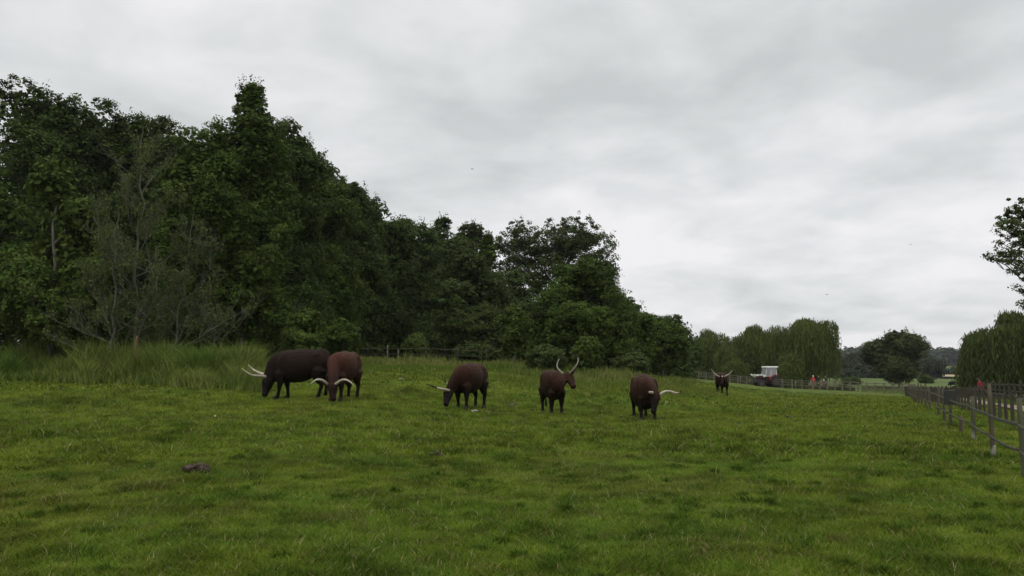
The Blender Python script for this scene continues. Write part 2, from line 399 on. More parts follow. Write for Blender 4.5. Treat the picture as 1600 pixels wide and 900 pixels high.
def tree(px, D, topy, hwpx, label, hue='dark', clumps=420, per=55, leaf=.15, low=.06, rc=.75, shape='oval', group=None,
         name='broadleaf_tree', cat='tree', open_=0.0, extra=None, limbs=16, shell=.45, bark=None, seed=None):
    clumps = int(clumps * (1.3 if D < 50 or open_ else 1.75)); leaf *= .9
    g = G(px, D); top = P(px, topy, D).z; Ht = top - g.z; hw = hwpx * D / F
    root = empty(name, g, 0, label, cat, group)
    zb = Ht * low; E = []
    if extra: E = [(np.array([dx * Ht, dy * Ht, cz * Ht]), np.array([rx * Ht, rx * Ht, rz * Ht])) for dx, dy, cz, rx, rz in extra]
    elif shape == 'cone':
        for f, s, v in ((.22, 1, .22), (.42, .9, .22), (.6, .78, .2), (.72, .62, .16), (.80, .46, .13), (.865, .30, .10), (.915, .17, .075), (.955, .07, .04)):
            E.append((np.array([R.randn() * .03 * hw, 0, zb + (Ht - zb) * f]), np.array([hw * s, hw * s, (Ht - zb) * v])))
    else:
        E.append((np.array([0, 0, zb + (Ht - zb) * .5]), np.array([hw * .92, hw * .92, (Ht - zb) * .48])))
        for i in range(5):
            a = i * 1.26 + R.rand(); f = .25 + .5 * R.rand()
            E.append((np.array([math.cos(a) * hw * .5, math.sin(a) * hw * .5, zb + (Ht - zb) * f]), np.array([hw * .55, hw * .55, (Ht - zb) * .24])))
        E.append((np.array([hw * .1 * R.randn(), 0, zb + (Ht - zb) * .8]), np.array([hw * .5, hw * .5, (Ht - zb) * .2])))
    w = np.array([e[1][0] * e[1][1] * e[1][2] for e in E]) ** .62; w /= w.sum()
    airy = bool(open_) or shell > .65
    nlb = max(5, int(clumps / (8 if airy else 13))); ei = np.concatenate([np.repeat(np.arange(len(E)), 2), R.choice(len(E), nlb, p=w)]); nlb = len(ei)
    ce = np.array([e[0] for e in E])[ei]; re = np.array([e[1] for e in E])[ei]
    d = R.randn(nlb, 3); d /= np.linalg.norm(d, axis=1)[:, None]; f = 1 - shell * R.rand(nlb, 1) ** 1.2
    LR = (rc * 1.25 + .06 * hw) * (.65 + .7 * R.rand(nlb, 1)); LR = np.minimum(LR, re[:, :1] * .8 + .15); LC = ce + d * (re - LR * .55).clip(.05) * f
    li = R.randint(0, nlb, clumps); d2 = R.randn(clumps, 3) + d[li] * .9 + np.array([0, 0, .35]); d2 /= np.linalg.norm(d2, axis=1)[:, None]
    C = LC[li] + d2 * LR[li] * (.75 + .35 * R.rand(clumps, 1)) * np.array([1, 1, .8]); C[:, 2] = np.clip(C[:, 2], zb * .6 + .15, Ht * 1.0)
    ltone = (.70 + .6 * R.rand(nlb))[li]
    if open_:
        kk = fbm(C[:, 0] + C[:, 2] * .6, C[:, 1] + C[:, 2], hw * .5, 2, px * .1) > open_; C = C[kk]; ltone = ltone[kk]
    n = len(C); rcs = rc * (.42 + .55 * R.rand(n)); rcs[C[:, 2] > Ht * .86] *= .62
    base = np.array(GREENS[hue] if isinstance(hue, str) else hue)
    col = base * (.85 + .3 * R.rand(n, 1)) * ltone[:, None]; col[:, 0] *= .85 + .3 * R.rand(n)
    V, q, c = leaves(C, rcs, per, leaf, col, .4, .6, np.array([0, 0, Ht * .5]))
    if not airy:        # inner foliage of the lobes
        V3, q3, c3 = leaves(LC, LR[:, 0] * .95, 130, leaf * 2.1, base * (.7 + .4 * R.rand(nlb, 1)), .3, .85)
        q3 = q3 + len(V); V = np.vstack([V, V3]); q = np.vstack([q, q3]); c = np.vstack([c, c3])
    # outer sprigs that break the outline
    sp = C[R.choice(n, max(8, n // 7))]; o = sp - np.array([0, 0, Ht * .45]); o /= np.linalg.norm(o, axis=1)[:, None]
    sp2 = sp + o * rc * (.25 + .35 * R.rand(len(sp), 1)) + np.array([0, 0, .15]); 
    V2, q2, c2 = leaves(sp2, np.full(len(sp2), rc * .35), max(8, per // 4), leaf * .9, base * (.8 + .5 * R.rand(len(sp2), 1)), .4, 1.2)
    q2 = q2 + len(V); V = np.vstack([V, V2]); q = np.vstack([q, q2]); c = np.vstack([c, c2])
    acc = {'V': [], 'q': [], 'n': 0}; tr = max(.10, Ht * .018)
    tp = bent((0, 0, -.3), (R.randn() * .15, 0, Ht * .8), 9, 0, .012); tube_np(acc, tp, tr, tr * .2, 7)
    for j in R.choice(n, min(limbs, n), replace=False):
        zt = np.clip(C[j][2] - np.hypot(C[j][0], C[j][1]) * .7, Ht * .1, Ht * .75); k = int(zt / (Ht * .8) * 8)
        tube_np(acc, bent(tp[min(k, 7)], C[j], 6, .05, .03), tr * .42, tr * .06, 5)
        for jj in np.argsort(((C - C[j]) ** 2).sum(1))[1:4]: tube_np(acc, bent(C[j] * .8 + tp[min(k, 7)] * .2, C[jj], 4, .03, .03), tr * .12, tr * .03, 4)
    fast_mesh('trunk', np.vstack(acc['V']), np.vstack(acc['q']), None, bark or M_BARK, parent=root, smooth=True)
    fast_mesh('crown', V, q, None, M_LEAF, c, root)
    return root

W = 'trees of the wood on the left'
tree(75, 41, 248, 92, 'paler green bushy alder in front of the wood at the far left edge', 'light', 520, 60, .15, .03, .6)
tree(-75, 44, 225, 85, 'green alder cut off by the left edge of the photo', 'mid', 300, 50, .16, .03, .7)
tree(15, 56, 122, 110, 'tall dark tree at the left end of the wood, leftmost skyline crown', 'dark', 900, 55, .18, .08, 1.0, group=W)
tree(-130, 60, 110, 110, 'tall dark tree of the wood beyond the left edge of the photo', 'dark', 520, 50, .2, .08, 1.0, group=W)
tree(112, 57, 143, 80, 'dark tree with smooth domed top, second of the skyline from the left', 'dark', 640, 50, .18, .08, .95, group=W)
tree(188, 59, 166, 75, 'dark tree standing right behind the bare grey branches', 'dark', 420, 50, .18, .08, .95, group=W)
tree(255, 58, 180, 70, 'dark tree between the bare grey tree and the tallest pointed tree, set back', 'dull', 400, 50, .18, .08, .95, group=W)
tree(312, 46, 186, 72, 'mid green leafy tree just left of the tallest pointed tree', 'mid', 560, 58, .15, .03, .7, group=W)
tree(378, 48, 124, 84, 'tallest tree of the wood with a ragged pointed top', 'mid', 720, 58, .15, .05, .72, 'cone', group=W, shell=.6)
tree(440, 54, 180, 62, 'dark shouldered tree touching the right side of the tallest tree', 'dark', 420, 55, .17, .06, .85, group=W)
tree(492, 60, 242, 62, 'leafy tree above the black bull, third skyline crown right of the tallest tree', 'mid', 460, 52, .17, .05, .85, group=W)
tree(545, 67, 276, 58, 'dark rounded tree above the red cow', 'dark', 420, 50, .19, .06, .9, group=W)
tree(593, 75, 308, 52, 'dark tree with feathery top midway down the slope of crowns', 'dark', 380, 50, .2, .06, .95, group=W)
tree(642, 83, 330, 54, 'dark rounded tree above the wire fence', 'dark', 360, 48, .22, .06, 1.0, group=W)
tree(690, 92, 328, 46, 'dark domed tree second from the right end of the wood', 'dark', 340, 48, .23, .06, 1.0, group=W)
tree(735, 100, 350, 44, 'low dark tree at the right end of the wood', 'dark', 300, 48, .24, .06, 1.0, group=W)
for i, (px, D, ty, lab) in enumerate([(430, 74, 200, 'dim tree deep in the wood behind the tallest tree'), (560, 92, 300, 'dim tree deep in the wood behind the red cow'), (330, 76, 215, 'dim tree deep in the wood behind the mid green tree'),
                                      (70, 78, 160, 'dim tree deep in the wood behind the left skyline crowns'), (150, 80, 175, 'dim tree deep in the wood behind the domed skyline tree'), (232, 80, 190, 'dim tree deep in the wood behind the bare grey tree'),
                                      (490, 82, 262, 'dim tree deep in the wood behind the black bull'), (680, 112, 362, 'dim tree deep in the wood behind its right end')]):
    tree(px, D, ty, 75, lab, 'dark', 200, 45, .3, .05, 1.3, group=W)
tree(728, 68, 380, 62, 'dull green broad tree left of the airy tree, reaching the grass', 'dull', 560, 52, .17, .02, .75, group='trees behind the middle of the pasture')
tree(762, 69, 366, 30, 'slim young tree with a pointed tip poking above the dull green tree', 'mid', 110, 40, .16, .2, .5, 'cone', group='trees behind the middle of the pasture')
tree(872, 82, 328, 98, 'tall airy tree with sky showing through its crown', 'dull', 1150, 42, .20, .10, .74, group='trees behind the middle of the pasture', open_=.16, limbs=46, shell=.75,
     extra=[(.06, 0, .83, .19, .15), (.18, 0, .72, .21, .17), (-.20, 0, .80, .20, .14), (-.24, 0, .58, .22, .22), (.1, 0, .52, .3, .22), (-.02, .1, .3, .3, .2), (.30, 0, .60, .15, .15), (-.09, 0, .64, .22, .16), (-.06, .05, .76, .18, .12)])
tree(912, 58, 402, 82, 'round green tree in front of the airy tree', 'mid', 720, 55, .14, .02, .6, group='trees behind the middle of the pasture', shell=.5)
tree(800, 74, 425, 40, 'dull green tree closing the gap between the broad dull tree and the airy tree', 'dull', 260, 44, .18, .03, .75, group='trees behind the middle of the pasture')
tree(846, 60, 468, 48, 'low green tree left of the round green tree', 'dull', 360, 50, .15, .02, .6, group='trees behind the middle of the pasture')
tree(980, 62, 462, 44, 'green tree filling the right shoulder of the round tree', 'mid', 380, 50, .15, .02, .6, group='trees behind the middle of the pasture')
tree(1035, 72, 490, 44, 'smaller green tree at the right end of the middle group', 'mid', 380, 45, .17, .02, .65, group='trees behind the middle of the pasture')
B = 'bushes along the edge of the trees'
def bush(px, D, topy, hw, label, hue='mid', clumps=90, per=40, leaf=.11, rc=.35, **k):
    return tree(px, D, topy, hw, label, hue, clumps, per, leaf, .0, rc, group=B, name='bush', cat='bush', limbs=6, **k)
bush(650, 56, 520, 22, 'small pale leafy bush beside the wire fence', 'light')
bush(803, 52, 470, 26, 'pale thin bush standing between the dull tree and the round tree', 'light', 110, 30)
bush(918, 47, 525, 24, 'light green bush directly above the cow with lyre horns', 'light', 110, 36)
bush(530, 46, 498, 30, 'leafy bush right behind the two overlapping cattle', 'mid', 130)
bush(475, 43, 478, 34, 'leafy bush behind the back of the black bull', 'light', 150)
bush(380, 38, 548, 36, 'bright green leafy bush by the horns of the black bull', 'light', 150, 45)
bush(290, 41, 470, 50, 'dull bush behind the reeds below the bare grey tree', 'dull', 160, 40)
bush(120, 42, 468, 60, 'dark low bush behind the reeds on the left', 'dark', 160, 40)
bush(1078, 88, 530, 22, 'green bush at the left end of the far paddock fence', 'mid', 110, 36, .16, .5)
bush(990, 50, 548, 34, 'dark low bush behind the big cow grazing on the right', 'dull', 130)
bush(850, 48, 540, 34, 'dark low bush behind the cow with lyre horns', 'dull', 130)
bush(745, 57, 540, 40, 'dark low bush behind the brown grazing cow in the middle', 'dull', 130)

# undergrowth that closes the foot of the wood
def mass(name, pts, n, rad, per, leaf, hue, hmax, dpt):
    px = np.interp(R.rand(n), np.linspace(0, 1, len(pts)), [p[0] for p in pts]); D = np.interp(px, [p[0] for p in pts], [p[1] for p in pts]) + R.rand(n) * dpt
    x = (px - 800) / F * D; z = Hbase(x, D); C = np.stack([x, D, z + R.rand(n) ** 1.3 * hmax * (.6 + .8 * fbm(x, D, 6, 2, 77))], -1)
    V, q, c = leaves(C, rad * (.6 + .8 * R.rand(n)), per, leaf, np.array(GREENS[hue]) * (.6 + .7 * R.rand(n, 1)), .2, .7)
    return tag(fast_mesh(name, V, q, None, M_LEAF, c), kind='stuff')
mass('undergrowth', [(-260, 49), (200, 49), (420, 52), (560, 62), (760, 82), (1080, 82)], 2900, .95, 36, .28, 'dark', 4.6, 9)
mass('wood_floor_thicket', [(-300, 66), (300, 66), (480, 74), (840, 108)], 1300, 1.5, 40, .5, 'dark', 6.5, 12)
mass('woodland', [(700, 640), (1000, 620), (1320, 640), (1470, 720), (1620, 700), (2100, 640)], 3600, 6, 26, 3.2, 'far', 11, 70)
mass('far_hedge', [(1000, 215), (1320, 214), (1432, 207)], 500, .8, 22, .5, 'far', 2.0, 5)
mass('low_hedge', [(1432, 206), (1640, 205)], 260, .22, 20, .3, 'far', .12, 2)
mass('field_hedge', [(1380, 316), (1500, 315), (1640, 314)], 420, 1.4, 20, .9, 'far', 2.6, 6)

Fg = 'far trees beyond the meadow'
tree(1338, 235, 553, 26, 'dark far tree right of the big willow, wide flat top', 'far', 200, 36, .5, .02, 1.6, group=Fg, name='far_tree')
tree(1305, 250, 556, 22, 'far tree half hidden behind the big willow', 'far', 140, 34, .5, .02, 1.6, group=Fg, name='far_tree')
tree(1366, 262, 559, 22, 'lower far tree left of the lone round tree', 'far', 150, 34, .5, .02, 1.6, group=Fg, name='far_tree')
tree(1461, 225, 562, 15, 'dark far tree peeping out right of the lone round tree', 'far', 120, 34, .45, .02, 1.4, group=Fg, name='far_tree')
tree(1443, 250, 566, 14, 'low far tree touching the right side of the lone round tree', 'far', 110, 34, .45, .02, 1.3, group=Fg, name='far_tree')
tree(1403, 113, 517, 46, 'lone round dark tree in the meadow beyond the fence corner', (.068, .086, .032), 700, 42, .2, .03, .7, group=None, shell=.55)
bush(1446, 150, 588, 10, 'small dark bush in the meadow right of the lone round tree', 'dull', 40, 24, .3, .7)
bush(1328, 140, 592, 12, 'small bush in the meadow near the willow', 'dull', 50, 24, .3, .7)

def willow(px, D, topy, hwpx, label, n=900, hue=(.080, .108, .023), group='weeping willows', clear=.06, wid=.13, lng=.3):
    n = int(n * 1.9); wid *= .5; lng *= 1.1
    g = G(px, D); Ht = P(px, topy, D).z - g.z; hw = hwpx * D / F
    root = empty('weeping_willow', g, 0, label, 'tree', group); Vs = []; cs = []
    lob = [(R.rand() * 6.28, (.25 + .45 * R.rand()), .50 + .46 * R.rand()) for _ in range(13)] + [(0, 0.05, 1.0)]
    S = []
    for i in range(n):
        a, rr, zz = lob[R.randint(len(lob))]; c = np.array([math.cos(a) * rr * hw, math.sin(a) * rr * hw, zz * Ht * .82]); rl = hw * (.26 + .16 * ((zz * 37) % 1))
        if i % 6 == 0: c = np.array([0, 0, .45 * Ht]); rl = hw * .84
        d = R.randn(3); d /= np.linalg.norm(d); d[2] = abs(d[2]) * .9; k = .82 + .2 * R.rand()
        p = c + d * np.array([rl, rl, min(rl * .8, Ht * (1 - zz * .82) if i % 6 else Ht * .42)]) * k; p[2] = min(p[2], Ht * (1 - .02 * R.rand())); S.append((p, np.array([d[0], d[1], 0]) * .28))
    col0 = np.array(hue); bi = []
    for p, o in S:
        L = min(p[2] - Ht * clear * (1 + 2 * R.rand()), Ht * (.15 + .40 * R.rand())); m = max(4, int(L / lng * 1.5)); f = np.linspace(0, 1, m)[:, None]
        q = p + o * (1 - np.exp(-4 * f)) + np.concatenate([R.randn(m, 2) * .10, -f * L + .3 * np.sin(f * 3) + .12 * R.randn()], 1) ; cc_ = col0 * (.6 + .8 * R.rand())
        az = R.rand(m) * np.pi; t = np.stack([np.cos(az), np.sin(az), R.randn(m) * .3], -1) * wid * (.6 + .7 * R.rand(m, 1)); dn = np.concatenate([R.randn(m, 2) * .12, -np.full((m, 1), lng)], 1)
        V = np.stack([q, q + t * .5 + dn * .4, q + dn, q - t * .5 + dn * .4], 1); Vs.append(V.reshape(-1, 3)); cs.append(np.repeat(cc_[None] * (.8 + .4 * R.rand(m, 1)), 4, 0))
    V = np.vstack(Vs); c = np.vstack(cs); V[:, 2] = np.maximum(V[:, 2], .1)
    acc = {'V': [], 'q': [], 'n': 0}; tr = Ht * .035
    tube_np(acc, bent((0, 0, -.3), (.1, 0, Ht * .55), 6, 0, .02), tr, tr * .6, 7)
    for a, rr, zz in lob: tube_np(acc, bent((0, 0, Ht * .4), (math.cos(a) * rr * hw, math.sin(a) * rr * hw, zz * Ht * .85), 6, .05, .03), tr * .4, tr * .06, 5)
    for i in R.choice(n, 60): 
        a, rr, zz = lob[i % len(lob)]; e = S[i][0]; tube_np(acc, bent((math.cos(a) * rr * hw * .7, math.sin(a) * rr * hw * .7, zz * Ht * .75), e, 4, .1, .03), tr * .1, tr * .02, 4)
    fast_mesh('trunk', np.vstack(acc['V']), np.vstack(acc['q']), None, M_BARK, parent=root, smooth=True)
    fast_mesh('crown', V, np.arange(len(V)).reshape(-1, 4), None, M_LEAF, c, root)
willow(1104, 136, 504, 40, 'leftmost willow, smallest of the far row behind the far facing cow', 1000, wid=.26, lng=.5)
willow(1178, 131, 497, 50, 'middle willow standing behind the red tractor', 1500, wid=.26, lng=.5)
willow(1258, 122, 485, 62, 'largest far willow behind the walkers in red and black', 2200, wid=.24, lng=.48)
willow(1142, 128, 534, 26, 'narrow willow squeezed between the leftmost and the middle willow', 800, wid=.24, lng=.45)
willow(1213, 127, 528, 24, 'narrow willow squeezed between the middle and the largest far willow', 800, wid=.24, lng=.45)
willow(1150, 121, 556, 24, 'low young willow beside the tractor bonnet', 600, wid=.22, lng=.4)
willow(1234, 116, 545, 20, 'low hanging willow between tractor and walkers', 500, wid=.22, lng=.4)
willow(1580, 72, 468, 66, 'large dark willow at the right edge beyond the path', 2600, hue=(.07, .095, .025), wid=.17, lng=.36)
willow(1532, 74, 500, 36, 'lower drooping willow at the left side of the large dark willow', 1100, hue=(.075, .10, .028), wid=.17, lng=.36)
willow(1690, 70, 470, 80, 'willow beyond the right edge of the photo', 1000, hue=(.07, .095, .025), wid=.2, lng=.4)
# leafy tree that reaches in from the right edge
tree(1677, 33, 300, 130, 'leafy tree whose branches reach in from the right edge of the photo', 'dull', 560, 46, .10, .35, .32, limbs=90, shell=.7, bark=M_BARK, open_=.12,
     extra=[(-.27, 0, .80, .09, .035), (-.20, 0, .86, .08, .04), (-.26, 0, .67, .10, .035), (-.16, 0, .93, .08, .05), (-.14, 0, .77, .11, .05), (-.15, 0, .60, .10, .04), (-.16, 0, .50, .05, .03), (.05, 0, .85, .18, .14), (.14, 0, .65, .24, .2)])

# bare and half-bare trees in front of the wood
def bare_tree(px, D, topy, label, name='bare_tree', spread=.33, nl=26, leafy=0, lean=0.0, seed=3, tr=.13, cat='tree'):
    rs = np.random.RandomState(seed); g = G(px, D); Ht = P(px, topy, D).z - g.z; root = empty(name, g, 0, label, cat, 'thin bare stemmed trees before the wood')
    acc = {'V': [], 'q': [], 'n': 0}; tips = []
    tp = bent((0, 0, -.3), (lean * Ht, 0, Ht), 14, 0, .008); tube_np(acc, tp, tr, .012, 7)
    def grow(p, d, L, r, lev):
        m = 7; pts = [p]; dd = d / np.linalg.norm(d)
        for i in range(m):
            dd = dd + rs.randn(3) * .10 + np.array([0, 0, .05 if lev < 2 else .02]); dd /= np.linalg.norm(dd); pts.append(pts[-1] + dd * L / m)
        tube_np(acc, pts, r, max(r * .25, .005), 4); tips.extend(pts[3:])
        if lev < 3:
            for k in range([5, 5, 3][lev]):
                i = rs.randint(2, m + 1); side = rs.randn(3); side[2] = abs(side[2]) * .4
                grow(pts[i], dd * .9 + side * .55, L * (.35 + .25 * rs.rand()), r * .5, lev + 1)
    for k in range(nl):
        f = .07 + .85 * (k / nl) ** 1.05; i = f * 13; p = tp[int(i)] * (1 - i % 1) + tp[min(int(i) + 1, 13)] * (i % 1); a = k * 2.4 + rs.rand() * .8
        up = .35 + .9 * f; grow(p, np.array([math.cos(a), math.sin(a) * .8, up * .9]), Ht * spread * (1.15 - f * .8) * (.7 + .5 * rs.rand()), tr * .42 * (1.1 - f * .7), 0 if f < .7 else 1)
    fast_mesh('trunk', np.vstack(acc['V']), np.vstack(acc['q']), None, M_GBARK, parent=root, smooth=True)
    if leafy:
        T = np.array(tips); C = T[rs.choice(len(T), leafy)]; V, q, c = leaves(C, np.full(len(C), .28), 12, .09, np.array(GREENS['olive']) * (.7 + .6 * rs.rand(len(C), 1)), .3, .8)
        fast_mesh('crown', V, q, None, M_LEAF, c, root)
bare_tree(208, 37.5, 198, 'tall bare grey tree with upswept branches in front of the wood', leafy=520, spread=.27, nl=20, tr=.10)
bare_tree(172, 37.2, 318, 'shorter half bare tree with thin greenish leaves, left of the tall bare tree', spread=.26, nl=18, leafy=420, seed=8, tr=.08)
bare_tree(262, 38.5, 330, 'leaning half bare sapling right of the tall bare tree', spread=.34, nl=16, leafy=260, lean=.12, seed=12, tr=.06)
# dead brown stump post in the reeds
s = MB(); g = G(211, 36.5); s.loft([(0, 0, 0), (.02, 0, .9), (.0, .02, 1.75), (.03, .02, 1.95)], [.09, .08, .07, .03], seg=8)
o = s.build('tree_stump', mat('red_brown_wood', (.16, .075, .045), (.10, .05, .03), 6, .9, .6), smooth=True); o.location = g
tag(o, 'thin reddish brown dead stump standing in the reeds below the bare tree', 'stump')

# ------------------------------------------------------------------ cattle
def coat(name, top, low, amt=.5):  # top and low colours hold sky light and belly shade besides natural markings
    m, nt = nodes(name); L = nt.links.new
    out = N(nt, 'ShaderNodeOutputMaterial'); b = N(nt, 'ShaderNodeBsdfPrincipled'); L(b.outputs[0], out.inputs[0])
    b.inputs['Roughness'].default_value = .65; b.inputs['Specular IOR Level'].default_value = .08
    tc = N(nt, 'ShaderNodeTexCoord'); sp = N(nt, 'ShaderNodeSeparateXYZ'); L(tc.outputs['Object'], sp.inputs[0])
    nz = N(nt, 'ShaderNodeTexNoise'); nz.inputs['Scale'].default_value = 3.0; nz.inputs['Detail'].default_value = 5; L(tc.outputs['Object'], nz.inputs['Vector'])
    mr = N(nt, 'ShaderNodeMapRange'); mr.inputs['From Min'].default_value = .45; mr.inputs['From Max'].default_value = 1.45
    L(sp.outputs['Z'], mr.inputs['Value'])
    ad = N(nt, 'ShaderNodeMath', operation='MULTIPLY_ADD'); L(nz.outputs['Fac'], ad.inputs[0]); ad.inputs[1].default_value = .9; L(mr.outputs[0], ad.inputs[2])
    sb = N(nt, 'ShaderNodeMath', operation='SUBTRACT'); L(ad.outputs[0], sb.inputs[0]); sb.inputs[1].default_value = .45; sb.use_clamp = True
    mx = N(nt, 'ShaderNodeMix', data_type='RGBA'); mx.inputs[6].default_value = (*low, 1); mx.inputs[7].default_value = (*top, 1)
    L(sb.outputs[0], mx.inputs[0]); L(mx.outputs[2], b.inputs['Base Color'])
    n2 = N(nt, 'ShaderNodeTexNoise'); n2.inputs['Scale'].default_value = 14; n2.inputs['Detail'].default_value = 3; L(tc.outputs['Object'], n2.inputs['Vector'])
    bp = N(nt, 'ShaderNodeBump'); bp.inputs['Strength'].default_value = .6; bp.inputs['Distance'].default_value = .03; L(n2.outputs['Fac'], bp.inputs['Height']); L(bp.outputs[0], b.inputs['Normal'])
    return m
M_EYE = mat('dark_eye', (.01, .008, .006), (.012, .01, .008), 3, .15)
M_TUFT = mat('black_tail_hair', (.012, .010, .009), (.02, .017, .015), 12, .8, .5)
def spline(pts, n):
    pts = [Vector(p) for p in pts]; out = []; m = len(pts)
    for i in range(m - 1):
        p0 = pts[max(i - 1, 0)]; p1 = pts[i]; p2 = pts[i + 1]; p3 = pts[min(i + 2, m - 1)]
        for k in range(n):
            t = k / n; out.append(.5 * ((2 * p1) + (p2 - p0) * t + (2 * p0 - 5 * p1 + 4 * p2 - p3) * t * t + (3 * p1 - p0 - 3 * p2 + p3) * t ** 3))
    out.append(pts[-1]); return out
def lerps(v, n):
    out = []
    for a, b in zip(v, v[1:]):
        for k in range(n): out.append(a + (b - a) * k / n)
    return out + [v[-1]]
def cattle(px, D, fwd, scale, poll, muzzle, horns, label, m, wide=1.0, hump=0.0, deep=0.0, head=1.0, tail='hang', legs=(0, 0, 0, 0), hmat=None, cat='cow', name='longhorn_cow', hr=.040, blaze=False, tipdark=.82, zfix=None, long=1.0):
    g = G(px, D)
    if zfix is not None: g.z = zfix
    yaw = math.atan2(fwd[1], fwd[0]); root = empty(name, g, yaw, label, cat, 'brown long horned cattle in the pasture' if horns else None)
    Mi = (Matrix.Translation(g) @ Matrix.Rotation(yaw, 4, 'Z')).inverted()
    loc = lambda a: Mi @ P(*a)
    S = scale; b = MB()
    sec = [(-.92, 1.10, .05, .08), (-.88, 1.09, .15, .19), (-.76, 1.06, .25, .32), (-.56, 1.03, .285, .375), (-.34, 1.0, .29, .405), (-.05, .945, .36, .47),
           (.2, .925, .355, .475), (.40, .93, .31, .455), (.55, .94, .265, .42), (.68, .94, .20, .34), (.78, .93, .12, .22), (.82, .93, .05, .1)]
    b.loft([(x * S, 0, (z - (.03 * deep if -.6 < x < .5 else 0)) * S) for x, z, _, _ in sec], [(w * S * wide, (h + (.03 * deep if -.6 < x < .5 else 0)) * S) for x, _, w, h in sec], (0, 1, 0), 20, sq=.12)
    b.ball((-.62 * S, 0, 1.25 * S), (.26 * S, .17 * S, .17 * S)); b.ball((-.1 * S, 0, 1.22 * S), (.6 * S, .09 * S, .215 * S))          # rump, spine ridge
    for sg in (1, -1):
        b.ball((-.50 * S, sg * .17 * S * wide, 1.21 * S), (.13 * S, .115 * S, .115 * S), 10, 8)                    # hip bones
        b.ball((.46 * S, sg * .20 * S * wide, 1.02 * S), (.17 * S, .10 * S, .27 * S), 12, 8)               # shoulder blades
    b.ball((.46 * S, 0, (1.24 + hump * .6) * S), (.24 * S, .11 * S, (.13 + hump) * S))
    pl = loc(poll); mz = loc(muzzle)
    hb = [loc(h[0]) for h in horns] if horns else [pl + Vector((0, .08, 0)), pl - Vector((0, .08, 0))]
    lat = (hb[0] - hb[1]); lat.normalize()
    hd = mz - pl; hl = hd.length; hn = hd.normalized(); lat = (lat - hn * lat.dot(hn)).normalized(); 
    if abs(lat.dot(Vector((0, 1, 0)))) < .3 and abs(lat.x) < .3: lat = Vector((0, 1, 0))
    hu = lat.cross(hn)                       # towards the forehead or the throat
    if hu.dot(Vector((1, 0, .6))) < 0: hu = -hu
    # neck
    p0 = Vector((.30 * S, 0, 1.02 * S)); p1 = Vector((.64 * S, 0, .99 * S)); e = pl + hn * .05 - hu * .06
    mid = p1.lerp(e, .55) + Vector((.02, 0, .03))
    np_ = spline([p0, p1, mid, e], 4)
    w_ = lerps([.22, .185, .14, .11], 4); h_ = lerps([.38, .33, .25, .165], 4)
    b.loft(np_, [(w * S, h * S) for w, h in zip(w_, h_)], (0, 1, 0), 16)
    dl = [p + Vector((0, 0, -1)) * 0 for p in np_]      # dewlap
    off = lambda p, t, k: p + Vector((t.z, 0, -t.x)).normalized() * k
    q = []
    for i in range(2, len(np_) - 1):
        t = np_[i + 1] - np_[i - 1]; q.append(off(np_[i], t, h_[i] * S * .95))
    b.loft(q, [(.028 * S, (.13 - .009 * i) * S) for i in range(len(q))], (0, 1, 0), 8)
    # head: poll, brow, eyes, bridge, muzzle
    hs = [(-.06, .075, .06, 0), (0.02, .105, .10, 0), (.14, .112, .125, 0), (.27, .108, .13, -.005), (.42, .09, .115, -.008), (.62, .068, .088, 0), (.80, .062, .072, .002), (.91, .073, .07, 0), (.98, .06, .055, 0), (1.02, .03, .03, 0)]
    k = S * 1.2 * head
    b.loft([pl + hn * (hl * f) + hu * (o_ - .03) for f, _, _, o_ in hs], [(w * k, h * k) for _, w, h, _ in hs], lat, 14, sq=.2)
    b.ball(pl - hn * .01, (.085 * S, .085 * S, .075 * S))
    for sg in (1, -1):                       # ears
        eb = pl + lat * (sg * .10 * S) + hn * .09 - hu * .05
        ed = (lat * sg + hn * .12 - hu * .15).normalized()
        b.loft([eb, eb + ed * .08 * S, eb + ed * .16 * S, eb + ed * .225 * S], [(.025, .02), (.055, .02), (.045, .016), (.01, .008)], hn, 8)
    # legs
    FL = [(.50, .90, .19, .125), (.52, .70, .16, .115), (.50, .56, .11, .09), (.50, .42, .072, .066), (.50, .36, .058, .058), (.495, .24, .040, .038), (.50, .12, .047, .045), (.515, .06, .05, .048), (.53, -.02, .062, .055)]
    HL = [(-.60, .98, .23, .13), (-.60, .80, .22, .14), (-.58, .66, .17, .115), (-.64, .54, .115, .08), (-.72, .44, .075, .055), (-.735, .36, .052, .044), (-.705, .24, .042, .038), (-.69, .12, .047, .045), (-.675, .06, .05, .048), (-.66, -.02, .062, .055)]
    for i, (LL, sg) in enumerate(((FL, 1), (FL, -1), (HL, 1), (HL, -1))):
        st = legs[i]; sy = .165 * wide
        b.loft([((x + st * (1 - min(z, .95) / .95)) * S, sg * sy * S * (1 + .04 * (1 - z)), z * S) for x, z, _, _ in LL], [(ry * S * (1.22 if z < .85 else .6), rx * S * (1.2 if z < .85 else .55)) for _, z, rx, ry in LL], (0, 1, 0), 10)
    if cat == 'bull': b.ball((.0, 0, .55 * S), (.13 * S, .05 * S, .09 * S)); 
    b.V = [(v[0] * long if v[0] < .5 * S else v[0] + .5 * S * (long - 1), v[1], v[2]) for v in b.V]
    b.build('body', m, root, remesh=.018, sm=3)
    # hooves
    for i, (LL, sg) in enumerate(((FL, 1), (FL, -1), (HL, 1), (HL, -1))):
        x = (LL[-1][0] + legs[i]) * S + .01; h = MB(); h.loft([(x - .01, sg * .172 * wide * S, -.03), (x, sg * .172 * wide * S, .04), (x - .02, sg * .172 * wide * S, .085)], [.075 * S, .066 * S, .05 * S], (0, 1, 0), 10)
        h.build('hoof', M_DARKHORN, root, smooth=True)
    # eyes
    for sg in (1, -1):
        MB().ball(pl + hn * (hl * .30) + lat * (sg * .118 * S) + hu * .03, .026 * S, 10, 7).build('eye', M_EYE, root, smooth=True)
